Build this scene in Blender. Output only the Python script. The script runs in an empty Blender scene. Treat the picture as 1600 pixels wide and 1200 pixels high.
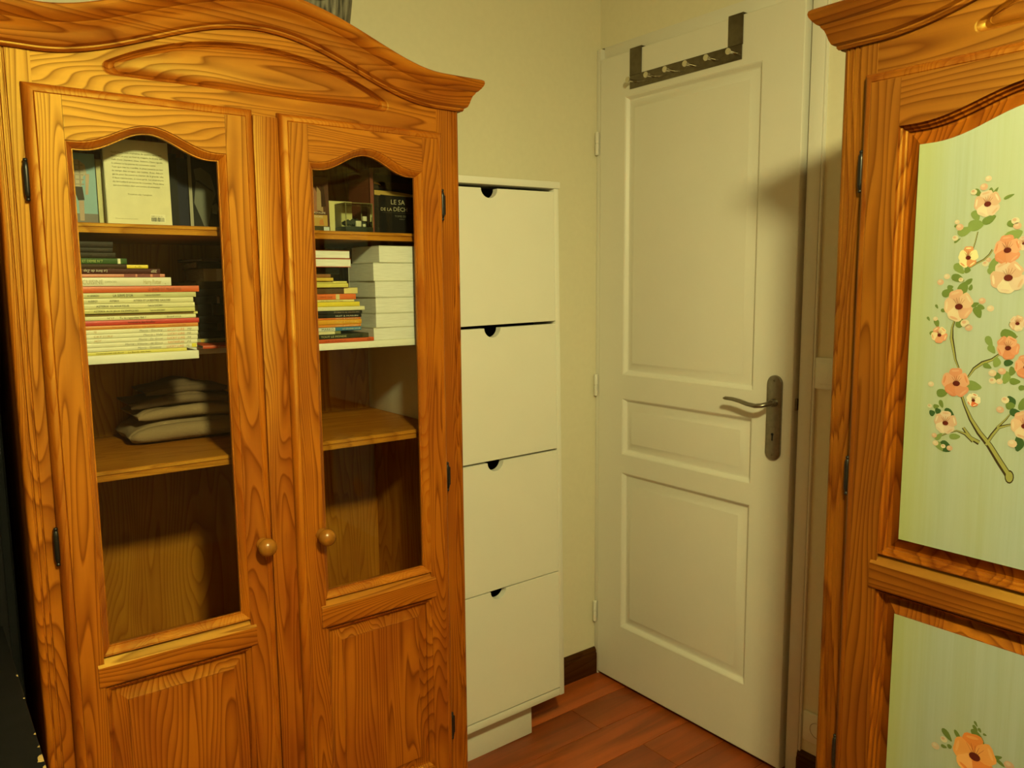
import bpy, bmesh, math, random
from mathutils import Vector, Matrix
random.seed(7)
S = bpy.context.scene
COL = S.collection
PI = math.pi

# ------------------------------------------------------------------ camera
def set_camera():
    yaw, pitch, roll, f = math.radians(52.79235), math.radians(7.23297), math.radians(-0.47499), 1251.36
    fw = Vector((math.cos(yaw)*math.cos(pitch), math.sin(yaw)*math.cos(pitch), -math.sin(pitch)))
    rt = Vector((math.sin(yaw), -math.cos(yaw), 0)); up = rt.cross(fw)
    r2 = rt*math.cos(roll) + up*math.sin(roll); u2 = -rt*math.sin(roll) + up*math.cos(roll)
    cd = bpy.data.cameras.new('camera'); co = bpy.data.objects.new('camera', cd); COL.objects.link(co)
    cd.sensor_width = 36; cd.lens = f/1600*36; cd.clip_start = .02
    m = Matrix((( r2.x, u2.x, -fw.x, -1.82711), (r2.y, u2.y, -fw.y, -1.93019), (r2.z, u2.z, -fw.z, 1.35514), (0, 0, 0, 1)))
    co.matrix_world = m
    S.camera = co
set_camera()

# ------------------------------------------------------------------ world, lights, exposure
w = bpy.data.worlds.new('world'); S.world = w; w.use_nodes = True
w.node_tree.nodes['Background'].inputs[0].default_value = (1, .8, .5, 1)
w.node_tree.nodes['Background'].inputs[1].default_value = 0.0
ld = bpy.data.lights.new('pendant_bulb', 'POINT'); ld.energy = 120; ld.color = (1.0, .94, .40); ld.shadow_soft_size = .07
lo = bpy.data.objects.new('pendant_bulb', ld); lo.location = (-1.50, -1.97, 2.04); COL.objects.link(lo)
S.view_settings.view_transform = 'Standard'; S.view_settings.look = 'None'
S.view_settings.exposure = 0.0; S.view_settings.gamma = 1.0; S.view_settings.use_curve_mapping = False

# ------------------------------------------------------------------ materials
def nmat(name):
    m = bpy.data.materials.new(name); m.use_nodes = True
    nt = m.node_tree; nt.nodes.clear()
    out = nt.nodes.new('ShaderNodeOutputMaterial'); b = nt.nodes.new('ShaderNodeBsdfPrincipled')
    nt.links.new(b.outputs[0], out.inputs[0])
    return m, nt, b, out
def N(nt, t, **kw):
    n = nt.nodes.new(t)
    for k, v in kw.items(): setattr(n, k, v)
    return n
def math_(nt, op, a, b=None, c=None):
    n = nt.nodes.new('ShaderNodeMath'); n.operation = op
    for i, v in enumerate((a, b, c)):
        if v is None: continue
        if isinstance(v, (int, float)): n.inputs[i].default_value = v
        else: nt.links.new(v, n.inputs[i])
    return n.outputs[0]
def mixc(nt, fac, a, b):
    n = nt.nodes.new('ShaderNodeMix'); n.data_type = 'RGBA'
    for s, v in ((0, fac), (6, a), (7, b)):
        if isinstance(v, (int, float)): n.inputs[s].default_value = v
        elif isinstance(v, tuple): n.inputs[s].default_value = (*v, 1)
        else: nt.links.new(v, n.inputs[s])
    return n.outputs[2]
def noise(nt, vec, scale, detail=2, rough=.5, dist=0):
    n = nt.nodes.new('ShaderNodeTexNoise'); nt.links.new(vec, n.inputs['Vector'])
    n.inputs['Scale'].default_value = scale; n.inputs['Detail'].default_value = detail
    n.inputs['Roughness'].default_value = rough; n.inputs['Distortion'].default_value = dist
    return n.outputs[0]
def ramp(nt, fac, stops):
    n = nt.nodes.new('ShaderNodeValToRGB'); nt.links.new(fac, n.inputs[0])
    e = n.color_ramp.elements
    while len(e) > 1: e.remove(e[0])
    e[0].position = stops[0][0]; e[0].color = (*stops[0][1], 1)
    for p, c in stops[1:]:
        k = e.new(p); k.color = (*c, 1)
    return n.outputs[0]
def vscale(nt, vec, s):
    n = nt.nodes.new('ShaderNodeVectorMath'); n.operation = 'MULTIPLY'
    nt.links.new(vec, n.inputs[0]); n.inputs[1].default_value = s; return n.outputs[0]
def bump(nt, b, h, strength, dist=.002):
    n = nt.nodes.new('ShaderNodeBump'); n.inputs['Strength'].default_value = strength; n.inputs['Distance'].default_value = dist
    nt.links.new(h, n.inputs['Height']); nt.links.new(n.outputs[0], b.inputs['Normal'])
def objvec(nt, rnd=True):
    tc = N(nt, 'ShaderNodeTexCoord')
    if not rnd: return tc.outputs['Object']
    oi = N(nt, 'ShaderNodeObjectInfo')
    cx = N(nt, 'ShaderNodeCombineXYZ')
    nt.links.new(math_(nt, 'MULTIPLY', oi.outputs['Random'], 7.3), cx.inputs[0])
    nt.links.new(math_(nt, 'MULTIPLY', oi.outputs['Random'], 3.1), cx.inputs[1])
    nt.links.new(math_(nt, 'MULTIPLY', oi.outputs['Random'], 11.7), cx.inputs[2])
    a = N(nt, 'ShaderNodeVectorMath', operation='ADD')
    nt.links.new(tc.outputs['Object'], a.inputs[0]); nt.links.new(cx.outputs[0], a.inputs[1])
    return a.outputs[0]

def plain(name, col, rough=.5, metal=0, spec=.5, var=.06, scale=30, bmp=0):
    """plain coloured surface with faint mottling"""
    m, nt, b, o = nmat(name)
    v = objvec(nt)
    n = noise(nt, v, scale, 3)
    lo_ = tuple(max(0, c*(1-var)) for c in col); hi = tuple(min(1, c*(1+var)) for c in col)
    nt.links.new(ramp(nt, n, [(.3, lo_), (.7, hi)]), b.inputs['Base Color'])
    b.inputs['Roughness'].default_value = rough; b.inputs['Metallic'].default_value = metal
    b.inputs['Specular IOR Level'].default_value = spec
    if bmp: bump(nt, b, n, bmp)
    return m

def pine(name, axis, light=(.382, .098, .0040), dark=(.138, .0215, .0016), red=(.232, .039, .0028), bands=25.0, rough=.52, lines=.90, spec=.85, ior=1.62):
    """lacquered pine, grain along the given object axis"""
    m, nt, b, o = nmat(name)
    v = objvec(nt)
    s = {'x': (.13, 1, 1), 'y': (1, .13, 1), 'z': (1, 1, .13)}[axis]
    sv = vscale(nt, v, s)
    f = noise(nt, sv, 7.5, 2.0, .45, .35)
    sep = N(nt, 'ShaderNodeSeparateXYZ'); nt.links.new(v, sep.inputs[0])
    u = sep.outputs[{'x': 2, 'y': 2, 'z': 0}[axis]]
    F = math_(nt, 'ADD', math_(nt, 'MULTIPLY', f, bands*1.5), math_(nt, 'MULTIPLY', u, 60.0))
    fr = math_(nt, 'FRACT', F)
    line = ramp(nt, fr, [(0, (0, 0, 0)), (.35, (.10, .10, .10)), (.72, (.55, .55, .55)), (.88, (1, 1, 1)), (1.0, (0, 0, 0))])
    s2 = {'x': (.03, 1, 1), 'y': (1, .03, 1), 'z': (1, 1, .03)}[axis]
    fib = noise(nt, vscale(nt, v, s2), 330, 2)
    s3 = {'x': (.35, 1, 1), 'y': (1, .35, 1), 'z': (1, 1, .35)}[axis]
    blot = ramp(nt, noise(nt, vscale(nt, v, s3), 11, 2, .5, .6), [(.42, (0, 0, 0)), (.62, (1, 1, 1))])
    c = mixc(nt, math_(nt, 'MULTIPLY', blot, .72), light, red)
    c = mixc(nt, math_(nt, 'MULTIPLY', line, lines), c, dark)
    c = mixc(nt, math_(nt, 'MULTIPLY', math_(nt, 'SUBTRACT', fib, .35), .45), c, dark)
    # knots
    vo = N(nt, 'ShaderNodeTexVoronoi'); nt.links.new(vscale(nt, v, {'x': (.55, 1, 1), 'y': (1, .55, 1), 'z': (1, 1, .55)}[axis]), vo.inputs['Vector'])
    vo.inputs['Scale'].default_value = 5.5
    kn = ramp(nt, vo.outputs['Distance'], [(.0, (1, 1, 1)), (.055, (.8, .8, .8)), (.09, (0, 0, 0))])
    c = mixc(nt, math_(nt, 'MULTIPLY', kn, .6), c, (.22, .06, .008))
    nt.links.new(c, b.inputs['Base Color'])
    b.inputs['Roughness'].default_value = rough
    b.inputs['Specular Tint'].default_value = (1.0, .86, .16, 1); b.inputs['IOR'].default_value = ior
    nt.links.new(math_(nt, 'SUBTRACT', spec, math_(nt, 'MULTIPLY', line, spec*.6)), b.inputs['Specular IOR Level'])
    bump(nt, b, line, .12, .0006)
    return m

M = {}
for ax in 'xyz': M['pine_'+ax] = pine('pine_'+ax, ax)
M['pine_bead'] = pine('pine_bead', 'z', lines=.25)
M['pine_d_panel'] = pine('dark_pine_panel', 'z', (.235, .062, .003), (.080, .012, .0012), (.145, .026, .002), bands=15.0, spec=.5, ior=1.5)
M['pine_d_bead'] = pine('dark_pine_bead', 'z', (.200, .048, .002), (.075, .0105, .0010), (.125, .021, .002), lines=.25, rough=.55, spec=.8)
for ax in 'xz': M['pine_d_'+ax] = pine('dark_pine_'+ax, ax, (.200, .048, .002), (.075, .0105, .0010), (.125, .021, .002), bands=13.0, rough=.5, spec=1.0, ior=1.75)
for ax in 'xz': M['pine_in_'+ax] = pine('pine_inside_'+ax, ax, (.46, .180, .016), (.22, .065, .007), (.35, .115, .010), bands=18, rough=.45, lines=.6, spec=.5, ior=1.5)
M['wall'] = plain('cream_wall_paint', (.71, .66, .49), .85, var=.015, scale=60, bmp=.05)
M['wall_back'] = plain('darkened_wall_paint', (.42, .34, .21), .85, var=.03, scale=60)  # walls out of view, darkened to cut glass reflections and bounced light
M['ceil'] = plain('ceiling_paint', (.70, .67, .58), .9, var=.01)
M['white'] = plain('white_lacquer', (.71, .68, .60), .42, var=.012, scale=8)
M['laminate'] = plain('white_laminate', (.76, .745, .65), .45, var=.01, scale=10)
M['shelfwhite'] = plain('white_melamine', (.74, .72, .62), .5, var=.01)
M['steel'] = plain('brushed_steel', (.17, .145, .10), .34, metal=1.0, var=.12, scale=60)
M['steel2'] = plain('satin_nickel', (.26, .23, .18), .36, metal=1.0, var=.1, scale=80)
M['chrome'] = plain('polished_steel', (.62, .6, .55), .18, metal=1.0, var=.03)
M['peg'] = plain('satin_peg_steel', (.72, .68, .58), .22, metal=1.0, var=.05)
M['black_iron'] = plain('black_iron', (.012, .011, .010), .3, metal=.3, var=.2)
M['dark'] = plain('dark_void', (.006, .005, .004), .9, var=.1)
M['shade'] = plain('white_enamel_shade', (.75, .73, .68), .5, var=.01)
M['skirt'] = pine('stained_skirting', 'x', (.060, .017, .004), (.028, .008, .002), (.045, .012, .003), bands=14, spec=.2, ior=1.5, rough=.45, lines=.5)
M['skirt_y'] = pine('stained_skirting_y', 'y', (.060, .017, .004), (.028, .008, .002), (.045, .012, .003), bands=14, spec=.2, ior=1.5, rough=.45, lines=.5)
M['blackpaint'] = plain('black_paint', (.0045, .0045, .0048), .7, spec=.12, var=.25, scale=40)
M['blackmatt'] = plain('black_matt', (.004, .0044, .0044), .85, spec=.1, var=.2, scale=20)
M['bare'] = plain('bare_wood_chip', (.42, .28, .10), .7, var=.25, scale=200)
M['knob'] = plain('varnished_knob_wood', (.27, .098, .008), .26, var=.15, scale=60)

def glass():
    m = bpy.data.materials.new('clear_glass'); m.use_nodes = True; nt = m.node_tree; nt.nodes.clear()
    out = N(nt, 'ShaderNodeOutputMaterial'); t = N(nt, 'ShaderNodeBsdfTransparent'); g = N(nt, 'ShaderNodeBsdfGlossy')
    t.inputs[0].default_value = (.94, .95, .93, 1); g.inputs['Roughness'].default_value = .01
    fr = N(nt, 'ShaderNodeFresnel'); fr.inputs[0].default_value = 1.26
    tc = N(nt, 'ShaderNodeTexCoord'); n = noise(nt, tc.outputs['Object'], 3, 1)
    mx = N(nt, 'ShaderNodeMixShader')
    nt.links.new(math_(nt, 'MULTIPLY', fr.outputs[0], math_(nt, 'ADD', math_(nt, 'MULTIPLY', n, .1), .95)), mx.inputs[0])
    nt.links.new(t.outputs[0], mx.inputs[1]); nt.links.new(g.outputs[0], mx.inputs[2]); nt.links.new(mx.outputs[0], out.inputs[0])
    return m
M['glass'] = glass()

def floor_mat():
    m, nt, b, o = nmat('floor_plank_laminate')
    v = objvec(nt); oi = N(nt, 'ShaderNodeObjectInfo')
    g = noise(nt, vscale(nt, v, (.08, 1, 1)), 26, 4, .55, .8)
    base = ramp(nt, oi.outputs['Random'], [(0, (.28, .056, .008)), (.5, (.37, .076, .011)), (1, (.44, .095, .015))])
    c = mixc(nt, ramp(nt, g, [(.4, (0, 0, 0)), (.65, (.65, .65, .65))]), base, (.15, .036, .006))
    nt.links.new(c, b.inputs['Base Color']); b.inputs['Roughness'].default_value = .42
    bump(nt, b, g, .05, .0006)
    return m
M['floor'] = floor_mat()
def green_mat():
    m, nt, b, o = nmat('brushed_green_paint')
    v = objvec(nt, False)
    st = noise(nt, vscale(nt, v, (1, 1, .025)), 95, 3, .6)
    bl = noise(nt, vscale(nt, v, (1, 1, .5)), 5, 2, .5)
    c = ramp(nt, st, [(.28, (.245, .295, .225)), (.55, (.272, .325, .290)), (.8, (.296, .347, .325))])
    c = mixc(nt, math_(nt, 'MULTIPLY', ramp(nt, bl, [(.45, (0, 0, 0)), (.7, (1, 1, 1))]), .45), c, (.30, .325, .17))
    sep = N(nt, 'ShaderNodeSeparateXYZ'); nt.links.new(v, sep.inputs[0])
    ax_ = math_(nt, 'ABSOLUTE', sep.outputs[0])
    edge = ramp(nt, math_(nt, 'ABSOLUTE', math_(nt, 'SUBTRACT', ax_, .2805)), [(.105, (0, 0, 0)), (.165, (1, 1, 1))])
    c = mixc(nt, math_(nt, 'MULTIPLY', edge, .75), c, (.285, .315, .105))
    nt.links.new(c, b.inputs['Base Color']); b.inputs['Roughness'].default_value = .5
    bump(nt, b, st, .05, .0006)
    return m
M['green'] = green_mat()
def cloth_mat(name, a, c2, scale=160):
    m, nt, b, o = nmat(name)
    v = objvec(nt); n = noise(nt, v, scale, 3); n2 = noise(nt, v, 9, 3)
    nt.links.new(mixc(nt, n2, a, c2), b.inputs['Base Color']); b.inputs['Roughness'].default_value = .95
    bump(nt, b, n, .4, .002); return m
M['linen'] = cloth_mat('cream_linen', (.25, .165, .085), (.31, .21, .11))
M['plaid'] = cloth_mat('brown_white_weave', (.06, .032, .015), (.20, .13, .07), 40)
def stripe_mat():
    m, nt, b, o = nmat('grey_striped_weave')
    v = objvec(nt, False); wv = N(nt, 'ShaderNodeTexNoise'); nt.links.new(vscale(nt, v, (1, 1, .12)), wv.inputs['Vector']); wv.inputs['Scale'].default_value = 70
    n = noise(nt, v, 220, 2)
    c = ramp(nt, wv.outputs[0], [(.40, (.02, .018, .014)), (.52, (.20, .18, .13)), (.7, (.34, .31, .24))])
    nt.links.new(mixc(nt, math_(nt, 'MULTIPLY', n, .5), c, (.10, .09, .07)), b.inputs['Base Color']); b.inputs['Roughness'].default_value = .9
    return m
M['stripe'] = stripe_mat()
CM = {}
def col(c, rough=.45):
    k = (tuple(round(x, 4) for x in c), rough)
    if k not in CM: CM[k] = plain('print_%d' % len(CM), c, rough if max(c) > .1 else max(rough, .5 if rough > .2 else .2), spec=.5 if max(c) > .1 or rough < .2 else .15, var=.05, scale=40)
    return CM[k]
PAPER = None
def paper_mat():
    m, nt, b, o = nmat('page_edges')
    v = objvec(nt); n = noise(nt, vscale(nt, v, (.05, .05, 1)), 900, 2)
    nt.links.new(ramp(nt, n, [(.3, (.50, .46, .36)), (.7, (.72, .68, .57))]), b.inputs['Base Color']); b.inputs['Roughness'].default_value = .9
    bump(nt, b, n, .25, .0006); return m
M['paper'] = paper_mat()
def paper2():
    m, nt, b, o = nmat('white_page_edges')
    v = objvec(nt); n = noise(nt, vscale(nt, v, (.05, .05, 1)), 700, 2)
    nt.links.new(ramp(nt, n, [(.3, (.62, .61, .56)), (.7, (.74, .73, .68))]), b.inputs['Base Color']); b.inputs['Roughness'].default_value = .9
    bump(nt, b, n, .2, .0006); return m
M['paperw'] = paper2()

# ------------------------------------------------------------------ mesh builder
class MB:
    def __init__(s): s.v = []; s.f = []; s.m = []
    def add(s, vs, fs, mi=0):
        o = len(s.v); s.v += [tuple(p) for p in vs]; s.f += [tuple(i+o for i in f) for f in fs]; s.m += [mi]*len(fs); return s
    def box(s, x0, x1, y0, y1, z0, z1, b=0, mi=0):
        if b <= 0:
            vs = [(x, y, z) for z in (z0, z1) for y in (y0, y1) for x in (x0, x1)]
            return s.add(vs, [(0, 2, 3, 1), (4, 5, 7, 6), (0, 1, 5, 4), (2, 6, 7, 3), (0, 4, 6, 2), (1, 3, 7, 5)], mi)
        bm = bmesh.new(); bmesh.ops.create_cube(bm, size=1)
        for p in bm.verts: p.co = ((x0+x1)/2+p.co.x*(x1-x0), (y0+y1)/2+p.co.y*(y1-y0), (z0+z1)/2+p.co.z*(z1-z0))
        bmesh.ops.bevel(bm, geom=bm.edges[:], offset=b, segments=2, affect='EDGES', profile=.5)
        s.bm(bm, mi); return s
    def bm(s, bm, mi=0):
        bm.verts.index_update()
        s.add([p.co[:] for p in bm.verts], [[q.index for q in f.verts] for f in bm.faces], mi); bm.free(); return s
    def prism(s, pts, axis, a, b, mi=0):
        """polygon pts (2D, CCW) extruded along axis from a to b"""
        def P(p, t):
            return {'z': (p[0], p[1], t), 'y': (p[0], t, p[1]), 'x': (t, p[0], p[1])}[axis]
        n = len(pts)
        vs = [P(p, a) for p in pts] + [P(p, b) for p in pts]
        fs = [tuple(range(n-1, -1, -1)), tuple(range(n, 2*n))] + [(i, (i+1) % n, n+(i+1) % n, n+i) for i in range(n)]
        return s.add(vs, fs, mi)
    def lathe(s, prof, c, axis='z', n=20, mi=0, cap=True):
        """prof: [(r, t)] revolved about axis through c"""
        vs = []
        for r, t in prof:
            for k in range(n):
                a = 2*PI*k/n; p, q = r*math.cos(a), r*math.sin(a)
                vs.append({'z': (c[0]+p, c[1]+q, c[2]+t), 'y': (c[0]+p, c[1]+t, c[2]+q), 'x': (c[0]+t, c[1]+p, c[2]+q)}[axis])
        fs = [(i*n+k, i*n+(k+1) % n, (i+1)*n+(k+1) % n, (i+1)*n+k) for i in range(len(prof)-1) for k in range(n)]
        if cap: fs += [tuple(range(n-1, -1, -1)), tuple((len(prof)-1)*n+k for k in range(n))]
        return s.add(vs, fs, mi)
    def tube(s, pts, rad, n=10, mi=0, flat=1.0):
        pts = [Vector(p) for p in pts]; rs = rad if isinstance(rad, (list, tuple)) else [rad]*len(pts)
        vs = []; ref = Vector((0, 0, 1))
        for i, p in enumerate(pts):
            t = (pts[min(i+1, len(pts)-1)]-pts[max(i-1, 0)]).normalized()
            a = t.cross(ref)
            if a.length < 1e-3: a = t.cross(Vector((0, 1, 0)))
            a.normalize(); b = a.cross(t)
            for k in range(n):
                th = 2*PI*k/n; vs.append(p + a*math.cos(th)*rs[i] + b*math.sin(th)*rs[i]*flat)
        L = len(pts)
        fs = [(i*n+k, i*n+(k+1) % n, (i+1)*n+(k+1) % n, (i+1)*n+k) for i in range(L-1) for k in range(n)]
        fs += [tuple(range(n-1, -1, -1)), tuple((L-1)*n+k for k in range(n))]
        return s.add(vs, fs, mi)
    def rings(s, path, prof, cap=True, mi=0, axis='y', mi_last=None, fn=None):
        """closed 2D path lofted inwards: prof = [(inset, depth)]; front looks along -axis"""
        n = len(path); vs = []
        for off, d in prof:
            for p in (fn(off) if fn else offset(path, off)):
                vs.append((p[0], d, p[1]) if axis == 'y' else (d, p[0], p[1]))
        fs = [(i*n+k, i*n+(k+1) % n, (i+1)*n+(k+1) % n, (i+1)*n+k) for i in range(len(prof)-1) for k in range(n)]
        s.add(vs, fs, mi)
        if cap:
            o = len(s.v)-n; s.f.append(tuple(range(o, o+n))); s.m.append(mi if mi_last is None else mi_last)
        return s
    def plate(s, outer, holes, y0, y1, mi=0):
        """flat plate in xz with holes; front face at y0, back at y1"""
        bm = bmesh.new()
        for loop in [outer]+holes:
            vv = [bm.verts.new((p[0], y0, p[1])) for p in loop]
            for i in range(len(vv)): bm.edges.new((vv[i], vv[(i+1) % len(vv)]))
        bmesh.ops.triangle_fill(bm, use_beauty=True, use_dissolve=False, edges=bm.edges[:], normal=(0, -1, 0))
        bmesh.ops.recalc_face_normals(bm, faces=bm.faces[:])
        for f in bm.faces:
            if f.normal.y > 0: f.normal_flip()
        s.bm(bm, mi)
        for loop in [outer]+holes:
            n = len(loop); vs = [(p[0], y0, p[1]) for p in loop]+[(p[0], y1, p[1]) for p in loop]
            s.add(vs, [(i, (i+1) % n, n+(i+1) % n, n+i) for i in range(n)], mi)
        o = len(s.v); s.v += [(p[0], y1, p[1]) for p in outer]; s.f.append(tuple(range(o+len(outer)-1, o-1, -1))); s.m.append(mi)
        return s
    def build(s, name, mats, parent=None, smooth=35, fix=True):
        me = bpy.data.meshes.new(name); me.from_pydata(s.v, [], s.f)
        for m in (mats if isinstance(mats, (list, tuple)) else [mats]): me.materials.append(m)
        for p, i in zip(me.polygons, s.m): p.material_index = i
        if fix:
            bm = bmesh.new(); bm.from_mesh(me); bmesh.ops.remove_doubles(bm, verts=bm.verts[:], dist=1e-6)
            bmesh.ops.recalc_face_normals(bm, faces=bm.faces[:]); bm.to_mesh(me); bm.free()
        if smooth:
            me.shade_smooth(); me.set_sharp_from_angle(angle=math.radians(smooth))
        me.update()
        o = bpy.data.objects.new(name, me); COL.objects.link(o)
        if parent: o.parent = parent
        return o
def offset(path, d):
    if abs(d) < 1e-9: return [tuple(p) for p in path]
    n = len(path); out = []
    area = sum(path[i][0]*path[(i+1) % n][1]-path[(i+1) % n][0]*path[i][1] for i in range(n))
    sg = 1 if area > 0 else -1
    for i in range(n):
        a, b, c = Vector(path[i-1]), Vector(path[i]), Vector(path[(i+1) % n])
        e1 = (b-a).normalized(); e2 = (c-b).normalized()
        n1 = Vector((-e1.y, e1.x))*sg; n2 = Vector((-e2.y, e2.x))*sg
        k = n1+n2; L = k.length_squared
        k = k*(2/L) if L > .15 else n1
        out.append(tuple(b+k*d))
    return out
def rect(x0, x1, z0, z1): return [(x0, z0), (x1, z0), (x1, z1), (x0, z1)]
def empty(name, loc=(0, 0, 0), rot=(0, 0, 0)):
    o = bpy.data.objects.new(name, None); o.location = loc; o.rotation_euler = rot; o.empty_display_size = .05
    COL.objects.link(o); return o
def tag(o, label=None, cat=None, group=None, kind=None):
    if label: o['label'] = label
    if cat: o['category'] = cat
    if group: o['group'] = group
    if kind: o['kind'] = kind
    return o
def text_mesh(body, h, width=None, shear=0.0, bold=0.0):
    cu = bpy.data.curves.new('lettering', 'FONT'); cu.body = body; cu.size = 1; cu.resolution_u = 2; cu.shear = shear; cu.offset = bold
    ob = bpy.data.objects.new('tmp', cu); COL.objects.link(ob)
    dg = bpy.context.evaluated_depsgraph_get(); dg.update()
    me = bpy.data.meshes.new_from_object(ob.evaluated_get(dg))
    bpy.data.objects.remove(ob); bpy.data.curves.remove(cu)
    xs = [v.co.x for v in me.vertices]; 
    if not xs: return me
    k = h/.72; x0 = min(xs); wd = (max(xs)-x0)*k; kx = k if width is None else k*width/wd
    for v in me.vertices: v.co = ((v.co.x-x0)*kx, 0, v.co.y*k)
    return me
def lettering(parent, body, x, y, z, h, mat, width=None, shear=0, bold=0, flip=False):
    """flat print facing -y, lower left corner at x, z (local to parent)"""
    me = text_mesh(body, h, width, shear, bold); me.materials.clear(); me.materials.append(mat)
    if flip:
        wd = max(v.co.x for v in me.vertices)
        for v in me.vertices: v.co = (wd-v.co.x, 0, h-v.co.z)
    for v in me.vertices: v.co = (v.co.x+x, y, v.co.z+z)
    o = bpy.data.objects.new('lettering', me); COL.objects.link(o); o.parent = parent; return o

# ------------------------------------------------------------------ room shell
WY, WX = .02, .02          # wall planes (long wall y, door wall x)
X0, Y0, H = -3.1, -3.2, 2.5
tag(MB().box(X0-.1, WX+.12, WY, WY+.1, -.05, H+.05).build('wall_left', M['wall']), kind='structure')
wr = MB()
wr.box(WX, WX+.1, Y0-.1, -.775, -.05, H+.05); wr.box(WX, WX+.1, -.775, WY, 2.09, H+.05)
tag(wr.build('wall_right', M['wall']), kind='structure')
tag(MB().box(X0-.1, X0, Y0-.1, WY, -.05, H+.05).build('wall_far_side', M['wall_back']), kind='structure')
tag(MB().box(X0, WX, Y0-.1, Y0, -.05, H+.05).build('wall_rear', M['wall_back']), kind='structure')
tag(MB().box(X0-.1, WX+.12, Y0-.1, WY+.1, H, H+.05).build('ceiling', M['ceil']), kind='structure')
fl = tag(MB().box(X0-.1, WX+.12, Y0-.1, WY+.1, -.06, -.0105).build('floor', M['dark']), kind='structure')
# floor planks, long side along x
row = 0; y = .012
plank_rows = []
while y > -1.30:
    yb = y-.1365
    x = -1.95 + (row*.47) % .9
    x -= 1.25
    while x < .10:
        a, b = max(x, -2.2), min(x+1.25, .10)
        if b-a > .05:
            MB().box(a+.0008, b-.0008, yb+.0008, y-.0008, -.0105, 0, b=.0012).build('plank', M['floor'], fl)
        x += 1.25
    y = yb; row += 1
rest = MB()
yy = y
while yy > Y0:
    rest.box(X0, WX, yy-.1365+.0008, yy-.0008, -.0105, 0); yy -= .1365
r = rest.build('plank_field', M['floor'], fl); r['kind'] = 'stuff'
# planks beyond the built strip on the far side
r = MB().box(X0, -2.2, y, .012, -.0105, 0).build('plank_field', M['floor'], fl); r['kind'] = 'stuff'

def skirting(name, pts, mat, axis):
    prof = [(0, 0), (.014, 0), (.014, .070), (.011, .076), (.011, .082), (.006, .090), (0, .092)]
    (a, b, base) = pts
    mb = MB()
    if axis == 'x': mb.prism([(base-p[0], p[1]) for p in prof], 'x', a, b)
    else: mb.add([(base-p[0], t, p[1]) for t in (a, b) for p in prof], [(i, (i+1) % 7, 7+(i+1) % 7, 7+i) for i in range(7)]+[tuple(range(7)), tuple(range(13, 6, -1))])
    return tag(mb.build(name, mat, smooth=20), kind='structure')
skirting('baseboard_left', (X0, WX-.002, WY), M['skirt'], 'x')
skirting('baseboard_right', (Y0, -.776, WX), M['skirt_y'], 'y')

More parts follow.
